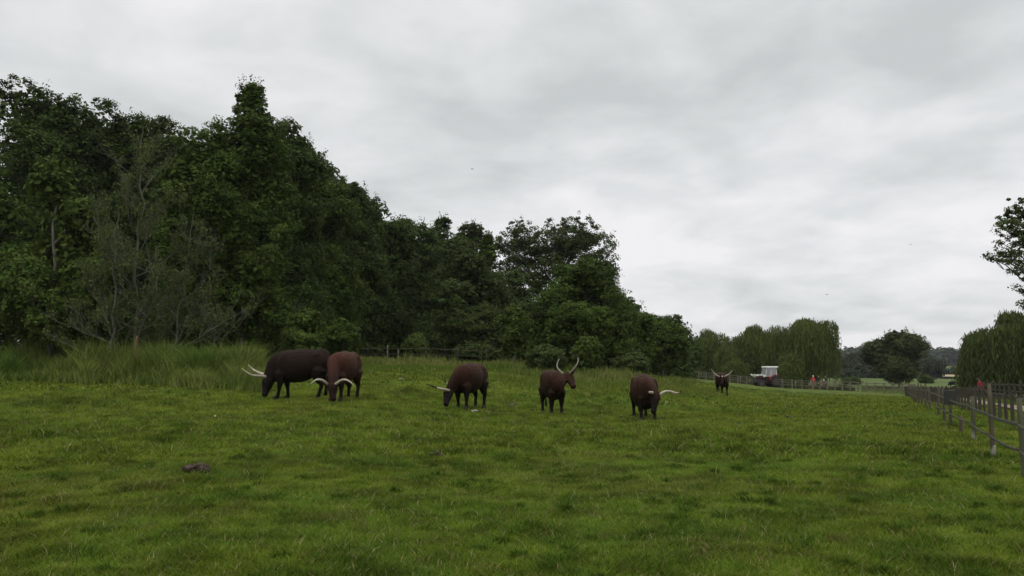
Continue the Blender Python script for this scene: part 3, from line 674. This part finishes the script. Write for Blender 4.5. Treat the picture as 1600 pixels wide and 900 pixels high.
    if blaze: MB().ball(pl + hn * (hl * .24) + hu * .088 * S, (.05, .05, .06), 10, 7).build('forehead_blaze', mat('white_hair', (.6, .56, .5), (.5, .46, .4), 9, .8), root, smooth=True)
    # tail
    t0 = Vector((-.88 * S, 0, 1.2 * S))
    tp = {'hang': [(-.93, 0, 1.16), (-.95, .02, .95), (-.93, .03, .7), (-.92, .03, .45)], 'out': [(-.95, 0, 1.16), (-1.0, -.04, .9), (-1.06, -.12, .62), (-1.16, -.26, .40)]}[tail]
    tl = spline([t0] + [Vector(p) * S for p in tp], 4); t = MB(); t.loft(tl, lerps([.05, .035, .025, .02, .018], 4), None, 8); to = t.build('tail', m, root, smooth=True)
    e = tl[-1]; d = (tl[-1] - tl[-3]).normalized(); MB().loft([e - d * .03, e + d * .08, e + d * .18, e + d * .27], [.018, .042, .036, .008], None, 8).build('tail_tuft', M_TUFT, to, smooth=True)
    # horns
    for h in horns:
        pts = spline([loc(a) for a in h], 5); n = len(pts); rr = [hr * S * ((1 - i / (n - 1)) ** .62 * .93 + .07) for i in range(n)]
        hm = hmat or M_HORN; ho = MB().loft([pts[0] - (pts[1] - pts[0]).normalized() * .05] + pts, [rr[0] * 1.05] + rr, None, 12).build('horn', hm, root, smooth=True)
        if tipdark < 1:
            kx = int(n * tipdark); MB().loft(pts[kx:], [r * 1.06 + .001 for r in rr[kx:]], None, 12).build('horn_tip', M_DARKHORN, ho, smooth=True)
    return root
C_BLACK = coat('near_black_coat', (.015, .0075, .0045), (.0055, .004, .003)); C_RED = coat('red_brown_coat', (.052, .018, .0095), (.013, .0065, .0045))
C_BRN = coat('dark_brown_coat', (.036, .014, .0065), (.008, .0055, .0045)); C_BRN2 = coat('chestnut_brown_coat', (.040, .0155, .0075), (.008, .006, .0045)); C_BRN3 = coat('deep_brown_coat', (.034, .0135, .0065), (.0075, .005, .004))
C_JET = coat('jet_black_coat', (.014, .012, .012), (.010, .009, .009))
# near-black bull side on, grazing to the left
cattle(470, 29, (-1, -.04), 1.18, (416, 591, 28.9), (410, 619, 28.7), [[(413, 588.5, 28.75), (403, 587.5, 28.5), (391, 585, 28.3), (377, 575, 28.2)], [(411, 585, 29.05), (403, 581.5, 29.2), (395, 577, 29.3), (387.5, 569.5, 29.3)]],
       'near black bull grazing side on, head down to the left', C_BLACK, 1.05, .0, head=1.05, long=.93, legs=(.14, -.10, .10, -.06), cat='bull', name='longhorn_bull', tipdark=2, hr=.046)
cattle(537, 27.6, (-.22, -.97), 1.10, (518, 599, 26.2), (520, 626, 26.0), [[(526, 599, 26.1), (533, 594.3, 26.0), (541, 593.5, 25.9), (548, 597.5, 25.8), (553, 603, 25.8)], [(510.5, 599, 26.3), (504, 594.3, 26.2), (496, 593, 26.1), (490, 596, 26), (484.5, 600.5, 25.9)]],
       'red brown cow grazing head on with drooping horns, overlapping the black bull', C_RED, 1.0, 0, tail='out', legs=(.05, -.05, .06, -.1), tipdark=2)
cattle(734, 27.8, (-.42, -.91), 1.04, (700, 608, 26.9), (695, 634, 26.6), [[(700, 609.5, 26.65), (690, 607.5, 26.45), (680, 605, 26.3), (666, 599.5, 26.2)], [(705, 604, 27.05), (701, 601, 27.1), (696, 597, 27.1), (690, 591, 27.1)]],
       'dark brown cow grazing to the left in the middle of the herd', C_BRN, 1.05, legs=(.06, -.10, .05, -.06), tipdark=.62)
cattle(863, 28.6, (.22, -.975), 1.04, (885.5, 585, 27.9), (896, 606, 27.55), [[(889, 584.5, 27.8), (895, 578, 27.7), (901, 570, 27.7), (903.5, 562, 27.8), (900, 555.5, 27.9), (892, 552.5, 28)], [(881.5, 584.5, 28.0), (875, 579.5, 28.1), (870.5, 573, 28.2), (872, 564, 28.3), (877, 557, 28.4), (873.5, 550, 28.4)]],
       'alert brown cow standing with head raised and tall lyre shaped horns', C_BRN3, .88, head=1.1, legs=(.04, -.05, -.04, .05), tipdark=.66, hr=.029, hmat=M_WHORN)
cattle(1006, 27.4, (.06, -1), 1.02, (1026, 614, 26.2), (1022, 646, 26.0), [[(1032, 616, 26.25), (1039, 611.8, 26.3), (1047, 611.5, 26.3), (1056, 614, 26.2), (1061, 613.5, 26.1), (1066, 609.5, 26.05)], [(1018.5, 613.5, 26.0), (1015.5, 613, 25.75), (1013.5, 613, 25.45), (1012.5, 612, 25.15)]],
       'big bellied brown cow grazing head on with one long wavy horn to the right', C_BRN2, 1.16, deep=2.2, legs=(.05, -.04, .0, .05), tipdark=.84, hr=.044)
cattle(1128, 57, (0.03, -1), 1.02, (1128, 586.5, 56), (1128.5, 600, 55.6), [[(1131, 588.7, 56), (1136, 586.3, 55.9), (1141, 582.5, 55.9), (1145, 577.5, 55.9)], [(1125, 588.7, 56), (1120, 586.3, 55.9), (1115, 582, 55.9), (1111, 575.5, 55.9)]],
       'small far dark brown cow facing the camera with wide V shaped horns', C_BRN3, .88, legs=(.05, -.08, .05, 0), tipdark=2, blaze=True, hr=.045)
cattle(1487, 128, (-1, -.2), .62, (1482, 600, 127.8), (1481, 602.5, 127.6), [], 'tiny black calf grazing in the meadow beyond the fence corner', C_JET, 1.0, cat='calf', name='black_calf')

# ------------------------------------------------------------------ fences
def post(mb, p, h, r, lean=(0, 0), sq=False):
    if sq: mb.box((p[0], p[1], p[2] + h / 2 - .1), (r * 2, r * 2, h + .2), random.random(), .008)
    else:
        n = 5; mb.loft([(p[0] + lean[0] * k / n, p[1] + lean[1] * k / n, p[2] - .15 + (h + .15) * k / n) for k in range(n + 1)], [r * (1.05 - .06 * k / n) for k in range(n)] + [r * .8], None, 9)
def rail(mb, a, b, r, sag=.0, flat=False):
    a = Vector(a); b = Vector(b); n = 6
    pts = [a.lerp(b, i / n) + Vector((0, 0, -sag * math.sin(math.pi * i / n))) for i in range(n + 1)]
    mb.loft(pts, [(r[0], r[1])] * (n + 1) if flat else [r] * (n + 1), Vector((0, 0, 1)) if flat else None, 8, sq=2.0 if flat else 0)
def gz(x, y): return Vector((x, y, h1(x, y)))
# near fence on the right: uneven round posts, one pale flat rail, one dark round rail
root = empty('post_and_rail_fence', gz(7, 11.7), 0, 'weathered near fence with uneven round posts running from the right edge into the distance', 'fence')
O = root.location
near = [(1650, 8.9, 1.1, 0), (1592, 11.7, 1.07, 0), (1545, 14.7, 1.24, 1), (1516, 18.2, .93, 1), (1495.5, 20.6, .38, 0), (1481.5, 22.5, .95, 0), (1472, 24.6, .95, 0), (1463, 28, .98, 0), (1450.5, 32.3, .85, 0)]
d = 36.0
while d < 79: near.append((1368 + (1450.5 - 1368) * 32.3 / d + (d - 32) * .35, d, .95 + .15 * random.random(), 0)); d += 3.4
pp = []
for i, (px, D, h, pale) in enumerate(near):
    p = G(px, D) - O; p.z = h1(X(px, D), D) - O.z; pp.append((p, h)); mb = MB(); post(mb, p, h, .042 if i > 2 else .037, (random.uniform(-.03, .05), 0))
    po = mb.build('post', M_WOODG if i % 2 else M_WOOD, root, smooth=True)
    if pale: MB().loft([p + Vector((0, 0, -.02)), p + Vector((0.002, 0, .10)), p + Vector((.004, 0, .2))], [.045, .044, .040], None, 10).build('pale_foot', M_PALEW, po, smooth=True)
full = [a for a in pp if a[1] > .5]
for (a, ha), (b_, hb_) in zip(full, full[1:]):
    off = Vector((-.06, -.02, 0)); mb = MB(); rail(mb, a + Vector((0, 0, .72)) + off, b_ + Vector((0, 0, .70)) + off, (.026, .012), .015, True); mb.build('upper_rail', M_WOODG, root, smooth=False)
    mb = MB(); rail(mb, a + Vector((0, 0, .37)) + off, b_ + Vector((0, 0, .36)) + off, .019, .03); mb.build('lower_rail', M_WOODD, root, smooth=True)
# dark board hung on it
p = G(1479, 22.1); mb = MB(); mb.box((0, 0, 0), (.30, .03, .36), -.15, .006); o = mb.build('board', mat('dark_painted_board', (.022, .024, .02), (.035, .036, .03), 8, .8, .3)); o.location = p + Vector((-.0, -.1, .76)); tag(o, 'dark rectangular board hung on the near fence posts', 'board')
# closely spaced second fence
def line_fence(name, label, a, b, step, h, r, rails, m, pm=None, jig=.0, group=None, sq=True, rr=(.036, .016), missing=()):
    a = Vector(a); b = Vector(b); n = int((b - a).length / step); O = gz(a.x, a.y); root = empty(name, O, 0, label, 'fence', group); prev = None; t = (b - a).normalized(); nrm = Vector((-t.y, t.x)) * -(r + rr[1] + .002)
    every = max(1, int(round(2.4 / step))); last = None
    for i in range(n + 1):
        q = a.lerp(b, i / n); p = gz(q.x, q.y) - O; hh = h * (1 + jig * random.uniform(-1, 1)); mb = MB(); post(mb, p, hh, r * random.uniform(.85, 1.15), (random.uniform(-.03, .03), 0), sq); mb.build('post', pm or m, root, smooth=not sq)
        if i % every == 0 or i == n:
            if last is not None and i != last[1]:
                for z in rails:
                    mb = MB(); off = Vector((nrm.x, nrm.y, z)); rail(mb, last[0] + off, p + off, rr, 0.01, True); mb.build('rail', m, root)
            last = (p, i)
line_fence('picket_fence', 'low fence of closely spaced dark posts beside the path', (9.55, 14.0), (36.6, 80), 1.1, .84, .036, (.78,), M_WOODG, M_WOODD, .05)
line_fence('far_side_fence', 'dark two rail fence along the far side of the path under the willow', (17.9, 26), (43.5, 84), 2.2, 1.1, .05, (.62, .95), M_WOODG, M_WOODD, .1)
line_fence('paddock_fence', 'long grey brown rail fence across the far end of the pasture', (X(1424, 84), 84), (X(1270, 101.5), 101.5), 1.45, 1.12, .06, (.45, .75, 1.02), M_WOODF, M_WOODF, .06)
line_fence('paddock_fence', 'grey brown rail fence in front of the tractor, left of the walkers', (X(1268, 102), 102), (X(1058, 124), 124), 1.5, 1.12, .06, (.45, .75, 1.02), M_WOODF, M_WOODF, .06)
# pale thin stake posts that stand out in the far fence
for px, D, lab in ((1242, 105, 'pale upright stake standing in front of the far fence left of the walkers'), (1077, 121, 'pale upright stake at the left end of the far fence'), (1156.5, 113, 'pale stake in the far fence right of the far facing cow')):
    mb = MB(); mb.loft([(0, 0, -.1), (0, 0, .6), (.01, 0, 1.0)], [.055, .055, .05], None, 8); o = mb.build('stake', M_PALEW, smooth=True); o.location = G(px, D) ; tag(o, lab, 'stake')
# wire fence before the wood
O = G(560, 50); root = empty('wire_fence', O, 0, 'thin wire fence with a few pale posts in front of the dark wood', 'fence')
wp = []
for i, (px, hh) in enumerate(((500, 1.15), (545, 1.1), (605, 1.15), (622, .95), (665, 1.15), (715, 1.1), (760, 1.1))):
    p = G(px, 50.5 + i * .3) - O; wp.append(p); mb = MB(); post(mb, p, hh, .045); mb.build('post', M_WOODF if i in (2, 3) else M_WOODD, root, smooth=True)
for a, b_ in zip(wp, wp[1:]):
    for z, m_ in ((.62, M_WOODD), (.95, M_WOOD)):
        mb = MB(); rail(mb, a + Vector((0, -.06, z)), b_ + Vector((0, -.06, z)), .016, .02); mb.build('wire', m_, root, smooth=True)

# ------------------------------------------------------------------ tractor
M_RED = mat('red_paint', (.30, .022, .02), (.22, .03, .025), 3, .4, .1, spec=.5); M_WHITE = mat('white_paint', (.78, .78, .74), (.68, .68, .63), 3, .4, .1, spec=.5)
M_DRED2 = mat('dull_red_paint', (.07, .022, .02), (.05, .02, .018), 3, .6, .1, spec=.2); M_RIM = mat('shaded_rim', (.09, .05, .04), (.05, .04, .03), 6, .9, .3)  # rim colour darkened to carry the shade behind the fence
M_TYRE = mat('tyre_rubber', (.018, .018, .018), (.035, .032, .028), 12, .9, .6); M_DARKM = mat('dark_metal', (.05, .05, .055), (.08, .075, .07), 6, .5, .2, metal=.4); M_GLASS = mat('cab_glass', (.20, .20, .22), (.26, .26, .28), 1.2, .12, 0, spec=.8)
g = G(1199, 108); g.z += .0
T = empty('tractor', g, math.pi + .12, 'red tractor with a white roofed cab parked behind the far fence', 'tractor')
mb = MB(); mb.box((.7, 0, .75), (1.8, .5, .42), 0, .05); mb.box((-.3, 0, .7), (1.3, .6, .5), 0, .05); mb.build('chassis', M_DARKM, T)
mb = MB(); mb.box((1.0, 0, 1.18), (1.15, .62, .44), 0, .10, .92); mb.build('bonnet', M_DRED2, T)
mb = MB(); mb.box((1.60, 0, 1.16), (.06, .56, .44), 0, .02); [mb.box((1.635, 0, 1.05 + .07 * k), (.02, .5, .025)) for k in range(5)]; mb.build('grille', M_DARKM, T)
for sg in (1, -1): MB().ball((1.61, sg * .2, 1.3), (.05, .07, .07)).build('headlight', M_WHITE, T, smooth=True)
mb = MB(); mb.loft([(1.3, .22, 1.45), (1.3, .22, 2.0), (1.34, .22, 2.12)], [.03, .035, .03], None, 8); mb.build('exhaust', M_DARKM, T, smooth=True)
mb = MB(); mb.box((-.32, 0, 2.52), (1.72, 1.42, .14), 0, .05, .95); mb.build('roof', M_WHITE, T)
mb = MB()
for x0, x1 in ((.42, .32), (-.25, -.25), (-1.02, -.9)):
    for sg in (1, -1): mb.loft([(x0 + .1, sg * .66, 1.35), (x1, sg * .62, 2.47)], [.035, .03], None, 6)
for z in (1.36, 2.44):
    for sg in (1, -1): mb.loft([(-1.0, sg * .655, z), (.45, sg * .655, z)], [.03, .03], None, 6)
    for x in (-.98, .45): mb.loft([(x, -.65, z), (x, .65, z)], [.03, .03], None, 6)
cab = mb.build('cab_frame', M_WHITE, T)
for sg in (1, -1): 
    MB().box((-.3, sg * .655, 1.92), (1.32, .012, 1.0)).build('side_window', M_GLASS, T)
MB().box((.44, 0, 1.92), (.012, 1.22, 1.0)).build('windscreen', M_GLASS, T); MB().box((-.985, 0, 1.92), (.012, 1.22, 1.0)).build('rear_window', M_GLASS, T)
mb = MB(); mb.box((-.3, 0, 1.1), (1.35, 1.2, .46), 0, .04); mb.build('cab_base', M_DRED2, T)
for sg in (1, -1):
    mb = MB(); pts = [(-.66 + .80 * math.cos(a), sg * .86, .72 + .80 * math.sin(a)) for a in np.linspace(.12, 2.7, 12)]
    mb.loft(pts, [(.21, .025)] * 12, (0, 1, 0), 10, sq=2); mb.build('rear_mudguard', M_RED, T, smooth=True)
    for nm, x, r, w in (('rear_wheel', -.66, .70, .38), ('front_wheel', 1.12, .44, .26)):
        y = sg * (.86 if r > .5 else .72); wh = MB()
        wh.loft([(x, y - w / 2, r), (x, y - w / 2 + .06, r), (x, y + w / 2 - .06, r), (x, y + w / 2, r)], [r * .86, r, r, r * .86], (1, 0, 0), 24)
        for k in range(18):
            a = k / 18 * 2 * math.pi; wh.box((x + math.cos(a) * r * .99, y, r + math.sin(a) * r * .99), (.05, w * .9, .05))
        wo = wh.build('wheel', M_TYRE, T); MB().loft([(x, y - w / 2 - .012, r), (x, y + w / 2 + .012, r)], [r * .55, r * .55], (1, 0, 0), 20).build('rim', M_RIM, wo)
    # loader arm
    mb = MB(); y = sg * .5; mb.loft([(.55, y, 1.42), (1.0, y, 1.56), (1.6, y, 1.42), (2.0, y, 1.6)], [(.04, .055)] * 4, (0, 1, 0), 8, sq=1.5); mb.build('loader_arm', M_WHITE, T)
mb = MB(); mb.box((1.85, 0, 1.46), (.3, .8, .09), 0, .03); mb.box((1.72, 0, 1.36), (.08, .9, .24), 0, .03); mb.build('loader_frame', M_WHITE, T); MB().box((.62, .5, 1.38), (.32, .1, .26), 0, .03).build('headlamp_housing', M_WHITE, T)

# ------------------------------------------------------------------ people
M_SKIN = mat('skin', (.42, .25, .18), (.46, .28, .2), 8, .6)
def person(loc, rz, hgt, top, legs_, hair, label, stride=.0, child=False, cap=None):
    S = hgt / 1.7; root = empty('person', loc, rz, label, 'person'); k = 1.12 if child else 1.0
    v = lambda x, y, z: (x * S, y * S, z * S)
    b = MB()
    b.loft([v(0, 0, .86), v(0, 0, 1.0), v(0, -.01, 1.2), v(0, 0, 1.36), v(0, 0, 1.43)], [(.155 * S, .10 * S), (.14 * S, .095 * S), (.165 * S, .105 * S), (.175 * S, .09 * S), (.07 * S, .06 * S)], (1, 0, 0), 14)
    b.loft([v(0, 0, 1.40), v(0, .01, 1.52)], [.052 * S, .05 * S], None, 10)
    b.ball(v(0, .015, 1.59), (.076 * S * k, .095 * S * k, .112 * S * k)); b.ball(v(0, .115, 1.575), (.014 * S, .02 * S, .022 * S), 8, 6)
    for sg in (1, -1):
        b.ball(v(sg * .078, .0, 1.58), (.012 * S, .022 * S, .03 * S), 8, 6)
        st = stride * sg
        b.loft([v(sg * .09, 0, .9), v(sg * .095, st * .5, .5), v(sg * .095, st * .8 - .02, .1)], [.085 * S, .055 * S, .038 * S], None, 10)
        b.loft([v(sg * .095, st * .8 - .05, .05), v(sg * .1, st * .8 + .06, .045), v(sg * .1, st * .8 + .17, .03)], [(.038 * S, .045 * S), (.042 * S, .035 * S), (.03 * S, .022 * S)], (1, 0, 0), 8)
        hx = v(sg * .255, .05 - st * .4, .80)
        b.loft([v(sg * .17, 0, 1.36), v(sg * .225, -.01, 1.10), v(sg * .25, .04 - st * .4, .86), hx], [.052 * S, .04 * S, .028 * S, .026 * S], None, 10)
        b.loft([hx, v(sg * .258, .06 - st * .4, .73)], [(.018 * S, .04 * S), (.016 * S, .042 * S)], (1, 0, 0), 8)
        for j in range(4): 
            y0 = .03 + .02 * j - st * .4; L = (.075, .085, .08, .062)[j]
            b.loft([v(sg * .258, y0, .735), v(sg * .256, y0 + .006, .735 - L * .55), v(sg * .248, y0 + .008, .735 - L)], [.0098 * S, .009 * S, .007 * S], None, 6)
        b.loft([v(sg * .252, .09 - st * .4, .785), v(sg * .245, .115 - st * .4, .75), v(sg * .24, .115 - st * .4, .72)], [.012 * S, .011 * S, .008 * S], None, 6)
    b.build('body', M_SKIN, root, remesh=.0085, sm=2)
    for sg in (1, -1): MB().ball(v(sg * .03, .098 * k, 1.60), .009 * S, 8, 6).build('eye', M_EYE, root, smooth=True)
    c = MB()
    c.loft([v(0, 0, .80), v(0, 0, .95), v(0, 0, 1.2), v(0, 0, 1.37), v(0, 0, 1.45)], [(.22 * S, .16 * S), (.21 * S, .15 * S), (.22 * S, .15 * S), (.215 * S, .12 * S), (.09 * S, .08 * S)], (1, 0, 0), 14)
    for sg in (1, -1):
        st = stride * sg; c.loft([v(sg * .165, 0, 1.37), v(sg * .225, -.01, 1.10), v(sg * .25, .03 - st * .3, .87)], [.07 * S, .058 * S, .048 * S], None, 10)
    c.build('jacket', top, root, remesh=.02, sm=2)
    c = MB(); c.loft([v(0, 0, .80), v(0, 0, .98)], [(.165 * S, .12 * S), (.16 * S, .115 * S)], (1, 0, 0), 12)
    for sg in (1, -1):
        st = stride * sg; c.loft([v(sg * .085, 0, .92), v(sg * .095, st * .5, .5), v(sg * .095, st * .8 - .02, .09)], [.1 * S, .075 * S, .06 * S], None, 10)
    c.build('trousers', legs_, root, remesh=.02, sm=2)
    c = MB()
    for a, b_, r in (((0, -.02, 1.635), (0, 0, 0), (.09, .105, .095)), ((0, -.06, 1.58), (0, 0, 0), (.082, .06, .10))): c.ball(v(*a), tuple(q * S * k for q in r))
    c.build('hat' if cap else 'hair', hair, root, remesh=.016, sm=2)
    if cap: pass
    for sg in (1, -1):
        st = stride * sg; c = MB(); c.loft([v(sg * .095, st * .8 - .06, .045), v(sg * .1, st * .8 + .07, .05), v(sg * .1, st * .8 + .18, .03)], [(.05 * S, .055 * S), (.052 * S, .05 * S), (.035 * S, .03 * S)], (1, 0, 0), 10); c.build('shoe', M_DARKM, root, smooth=True)
cl = lambda n, a: mat(n, a, tuple(v * .75 for v in a), 9, .85, .4)
M_REDC = cl('red_cloth', (.50, .03, .045)); M_BLK = cl('black_cloth', (.015, .016, .02)); M_TAN = cl('tan_cloth', (.26, .17, .13)); M_BRC = cl('brown_pink_cloth', (.16, .08, .06)); M_GRN = cl('dark_trousers', (.03, .033, .035)); M_HW = cl('white_hair_cloth', (.60, .55, .50)); M_HD = cl('dark_hair', (.03, .022, .016)); M_DRED = cl('dark_red_cloth', (.20, .012, .02))
def at(px, D, dz=0): p = G(px, D); p.z += dz; return p
person(at(1270, 105), .3, 1.68, M_REDC, M_TAN, M_HW, 'white haired person in a bright red top walking behind the far fence', .12)
person(at(1279, 106.5), 1.3, 1.74, M_BLK, M_GRN, M_HD, 'person in dark clothes walking just right of the one in the red top', .1)
person(at(1290, 107), 1.4, 1.72, M_GRN, M_BLK, M_HD, 'dark clothed person rightmost of the walkers, behind the child', .1)
person(at(1286.5, 105), .2, 1.22, M_BRC, M_BRC, M_HW, 'child in brown clothes with a white hat behind the far fence', .08, True, True)
person(at(1530, 66), .3, 1.66, M_DRED, M_GRN, M_HD, 'person in a dark red coat under the large willow beyond the path', .05)

# ------------------------------------------------------------------ small things on the grass
M_EARTH = mat('crumbly_earth', (.030, .022, .015), (.085, .064, .045), 18, .95, .9); M_DUNG = mat('dried_dung', (.06, .045, .028), (.10, .08, .05), 10, .9, .8); M_STONE = mat('pale_stone', (.34, .31, .26), (.24, .22, .18), 9, .85, .5)
def clod(px, py, w, h, m, name, label, cat, n=22, seed=1):
    D = 1.5 * F / (py - HORIZ)
    for _ in range(12): D = (CAMZ - h1(X(px, D), D)) * F / (py - HORIZ)
    rs = random.Random(seed); mb = MB()
    for i in range(n):
        x = rs.uniform(-.5, .5) * w; y = rs.uniform(-.25, .25) * w; e = 1 - (2 * x / w) ** 2 * .6; r = rs.uniform(.14, .42) * h
        mb.ball((x, y, rs.uniform(0, .75) * h * e + .02), (r * rs.uniform(.8, 1.6), r * rs.uniform(.8, 1.4), r), 8, 6)
    o = mb.build(name, m, None, remesh=max(.008, h * .06), sm=1); o.location = G(px, D); tag(o, label, cat)
clod(312, 737, .30, .10, M_EARTH, 'mole_hill', 'crumbly dark brown heap of earth in the grass at lower left', 'earth heap', 70, 3)
clod(628, 633, .24, .06, M_STONE, 'pale_stone', 'flat pale stone in the grass between red cow and middle cow', 'stone', 10, 5)
clod(742, 644, .22, .09, M_STONE, 'pale_stone', 'pale stone at the hind feet of the middle grazing cow', 'stone', 10, 6)
clod(797, 638, .40, .12, M_DUNG, 'dung_pat', 'dark dung pat between the middle cow and the lyre horned cow', 'dung', 12, 7)
clod(405, 629, .30, .10, M_DUNG, 'dung_pat', 'brown dung pat below the muzzle of the black bull', 'dung', 12, 8)
clod(684, 711, .24, .08, M_DUNG, 'dung_pat', 'small dark dung pat in open grass below the middle grazing cow', 'dung', 12, 9)
clod(1228, 653, .30, .10, M_DUNG, 'dung_pat', 'dark dung pat in the grass toward the right fence', 'dung', 12, 10)
# flower
g = G(338.5, 20.5); fl = empty('yellow_flower', g, 0, 'single tiny yellow flower head in the grass below the reeds', 'flower'); MB().loft([(0, 0, 0), (0, 0, .16)], [.004, .003], None, 6).build('stem', mat('stem_green', (.06, .12, .02), None), fl); MB().ball((0, 0, .17), (.026, .026, .014), 10, 6).build('blossom', mat('yellow_petals', (.75, .68, .12), (.8, .72, .2)), fl, smooth=True)
# birds
for px, py, D, lab in ((738, 264, 95, 'tiny bird gliding in the sky above the airy tree'), (1292, 460, 110, 'tiny bird low in the sky above the largest far willow'), (1423, 382, 120, 'tiny bird high in the sky above the lone round tree')):
    mb = MB(); mb.loft([(-.14, 0, 0), (-.05, 0, .01), (.06, 0, .01), (.13, 0, 0)], [.012, .035, .032, .01], None, 8); b0 = mb.build('bird', M_DARKM, smooth=True)
    for sg in (1, -1):
        mb = MB(); mb.loft([(.02, 0, .01), (.03, sg * .12, .05), (-.02, sg * .26, .03)], [(.05, .008), (.04, .006), (.01, .003)], (1, 0, 0), 6); mb.build('wing', M_DARKM, b0)
    b0.location = P(px, py, D); b0.rotation_euler = (0, .1, 2.6); tag(b0, lab, 'bird')


# ------------------------------------------------------------------ sky, sun, camera
w = bpy.data.worlds.new('World'); SC.world = w; w.use_nodes = True; nt = w.node_tree; nt.nodes.clear(); L = nt.links.new
out = N(nt, 'ShaderNodeOutputWorld'); bg = N(nt, 'ShaderNodeBackground'); bg.inputs['Strength'].default_value = .1; L(bg.outputs[0], out.inputs[0])
SUN_EL, SUN_AZ = math.radians(52), math.radians(200)
sky = N(nt, 'ShaderNodeTexSky'); sky.sky_type = 'NISHITA'; sky.sun_disc = False; sky.sun_elevation = SUN_EL; sky.sun_rotation = SUN_AZ
tc = N(nt, 'ShaderNodeTexCoord'); sp = N(nt, 'ShaderNodeSeparateXYZ'); L(tc.outputs['Generated'], sp.inputs[0])
def mth(op, a, b=None, clamp=False):
    n = N(nt, 'ShaderNodeMath', operation=op); n.use_clamp = clamp
    for i, v in enumerate((a, b)):
        if v is None: continue
        if isinstance(v, (int, float)): n.inputs[i].default_value = v
        else: L(v, n.inputs[i])
    return n.outputs[0]
zc = mth('ADD', mth('MAXIMUM', sp.outputs['Z'], 0.0), .20)
cx = mth('DIVIDE', sp.outputs['X'], zc); cy = mth('DIVIDE', sp.outputs['Y'], zc)
cb = N(nt, 'ShaderNodeCombineXYZ'); L(cx, cb.inputs[0]); L(cy, cb.inputs[1])
def noise(scale, detail, rough, off, dist=.0, st=(1, 1, 1)):
    mp = N(nt, 'ShaderNodeMapping'); mp.inputs['Location'].default_value = off; mp.inputs['Scale'].default_value = st; L(cb.outputs[0], mp.inputs[0])
    n = N(nt, 'ShaderNodeTexNoise'); n.inputs['Scale'].default_value = scale; n.inputs['Detail'].default_value = detail; n.inputs['Roughness'].default_value = rough; n.inputs['Distortion'].default_value = dist
    L(mp.outputs[0], n.inputs['Vector']); return n.outputs['Fac']
a = noise(1.0, 6, .55, (5.3, 2.2, 0), .25); b = noise(3.0, 6, .52, (8.2, 4.4, 0), .3, (1.2, 1.1, 1))
f = mth('ADD', mth('MULTIPLY', a, .66), mth('MULTIPLY', b, .34))
zb_ = mth('SUBTRACT', mth('MINIMUM', mth('MAXIMUM', sp.outputs['Z'], .155), .45), .29); f = mth('ADD', f, mth('SUBTRACT', mth('MULTIPLY', mth('MULTIPLY', zb_, zb_), 4.5), .045))
cr = N(nt, 'ShaderNodeValToRGB'); el = cr.color_ramp.elements
el[0].position = .36; el[0].color = (.60, .625, .625, 1); el[1].position = .60; el[1].color = (.92, .905, .92, 1)
e = el.new(.47); e.color = (.745, .765, .765, 1)
L(f, cr.inputs[0])
# overcast dome: brighter overhead
zg = mth('MULTIPLY', mth('SUBTRACT', sp.outputs['Z'], .42, True), 1.1)
gain = mth('MULTIPLY', mth('ADD', zg, 1.0), 10.0)
vs = N(nt, 'ShaderNodeVectorMath', operation='SCALE'); L(cr.outputs[0], vs.inputs[0]); L(gain, vs.inputs['Scale'])
mx = N(nt, 'ShaderNodeMix', data_type='RGBA'); mx.inputs[0].default_value = .05; L(vs.outputs[0], mx.inputs[6]); L(sky.outputs[0], mx.inputs[7]); L(mx.outputs[2], bg.inputs['Color'])
sl = bpy.data.lights.new('sun', 'SUN'); sl.energy = .9; sl.angle = math.radians(25); sl.color = (1, .97, .92)
so = bpy.data.objects.new('sun', sl); link(so); so.rotation_euler = (math.pi / 2 - SUN_EL, 0, math.pi - SUN_AZ)

# even summer air over the meadow
if HAZE:
    mb = MB(); mb.box((0, 420, 23.5), (1900, 1900, 57)); hz = mb.build('haze', None); tag(hz, kind='stuff')
    m, nt = nodes('air'); o_ = N(nt, 'ShaderNodeOutputMaterial'); v = N(nt, 'ShaderNodeVolumePrincipled'); v.inputs['Color'].default_value = (.88, .92, 1, 1); v.inputs['Density'].default_value = HAZE; v.inputs['Anisotropy'].default_value = .2
    nt.links.new(v.outputs[0], o_.inputs['Volume']); hz.data.materials.append(m)
cam = bpy.data.cameras.new('camera'); cam.lens = 36 * F / 1600; cam.sensor_width = 36; cam.clip_end = 6000; cam.clip_start = .05
co = bpy.data.objects.new('camera', cam); link(co); co.location = (0, 0, CAMZ); co.rotation_euler = (math.pi / 2 + TH, 0, 0); SC.camera = co
SC.view_settings.view_transform = 'Standard'; SC.view_settings.look = 'None'; SC.view_settings.exposure = 0; SC.view_settings.gamma = 1
SC.cycles.max_bounces = 5; SC.cycles.diffuse_bounces = 3; SC.cycles.transparent_max_bounces = 4; SC.cycles.transmission_bounces = 2
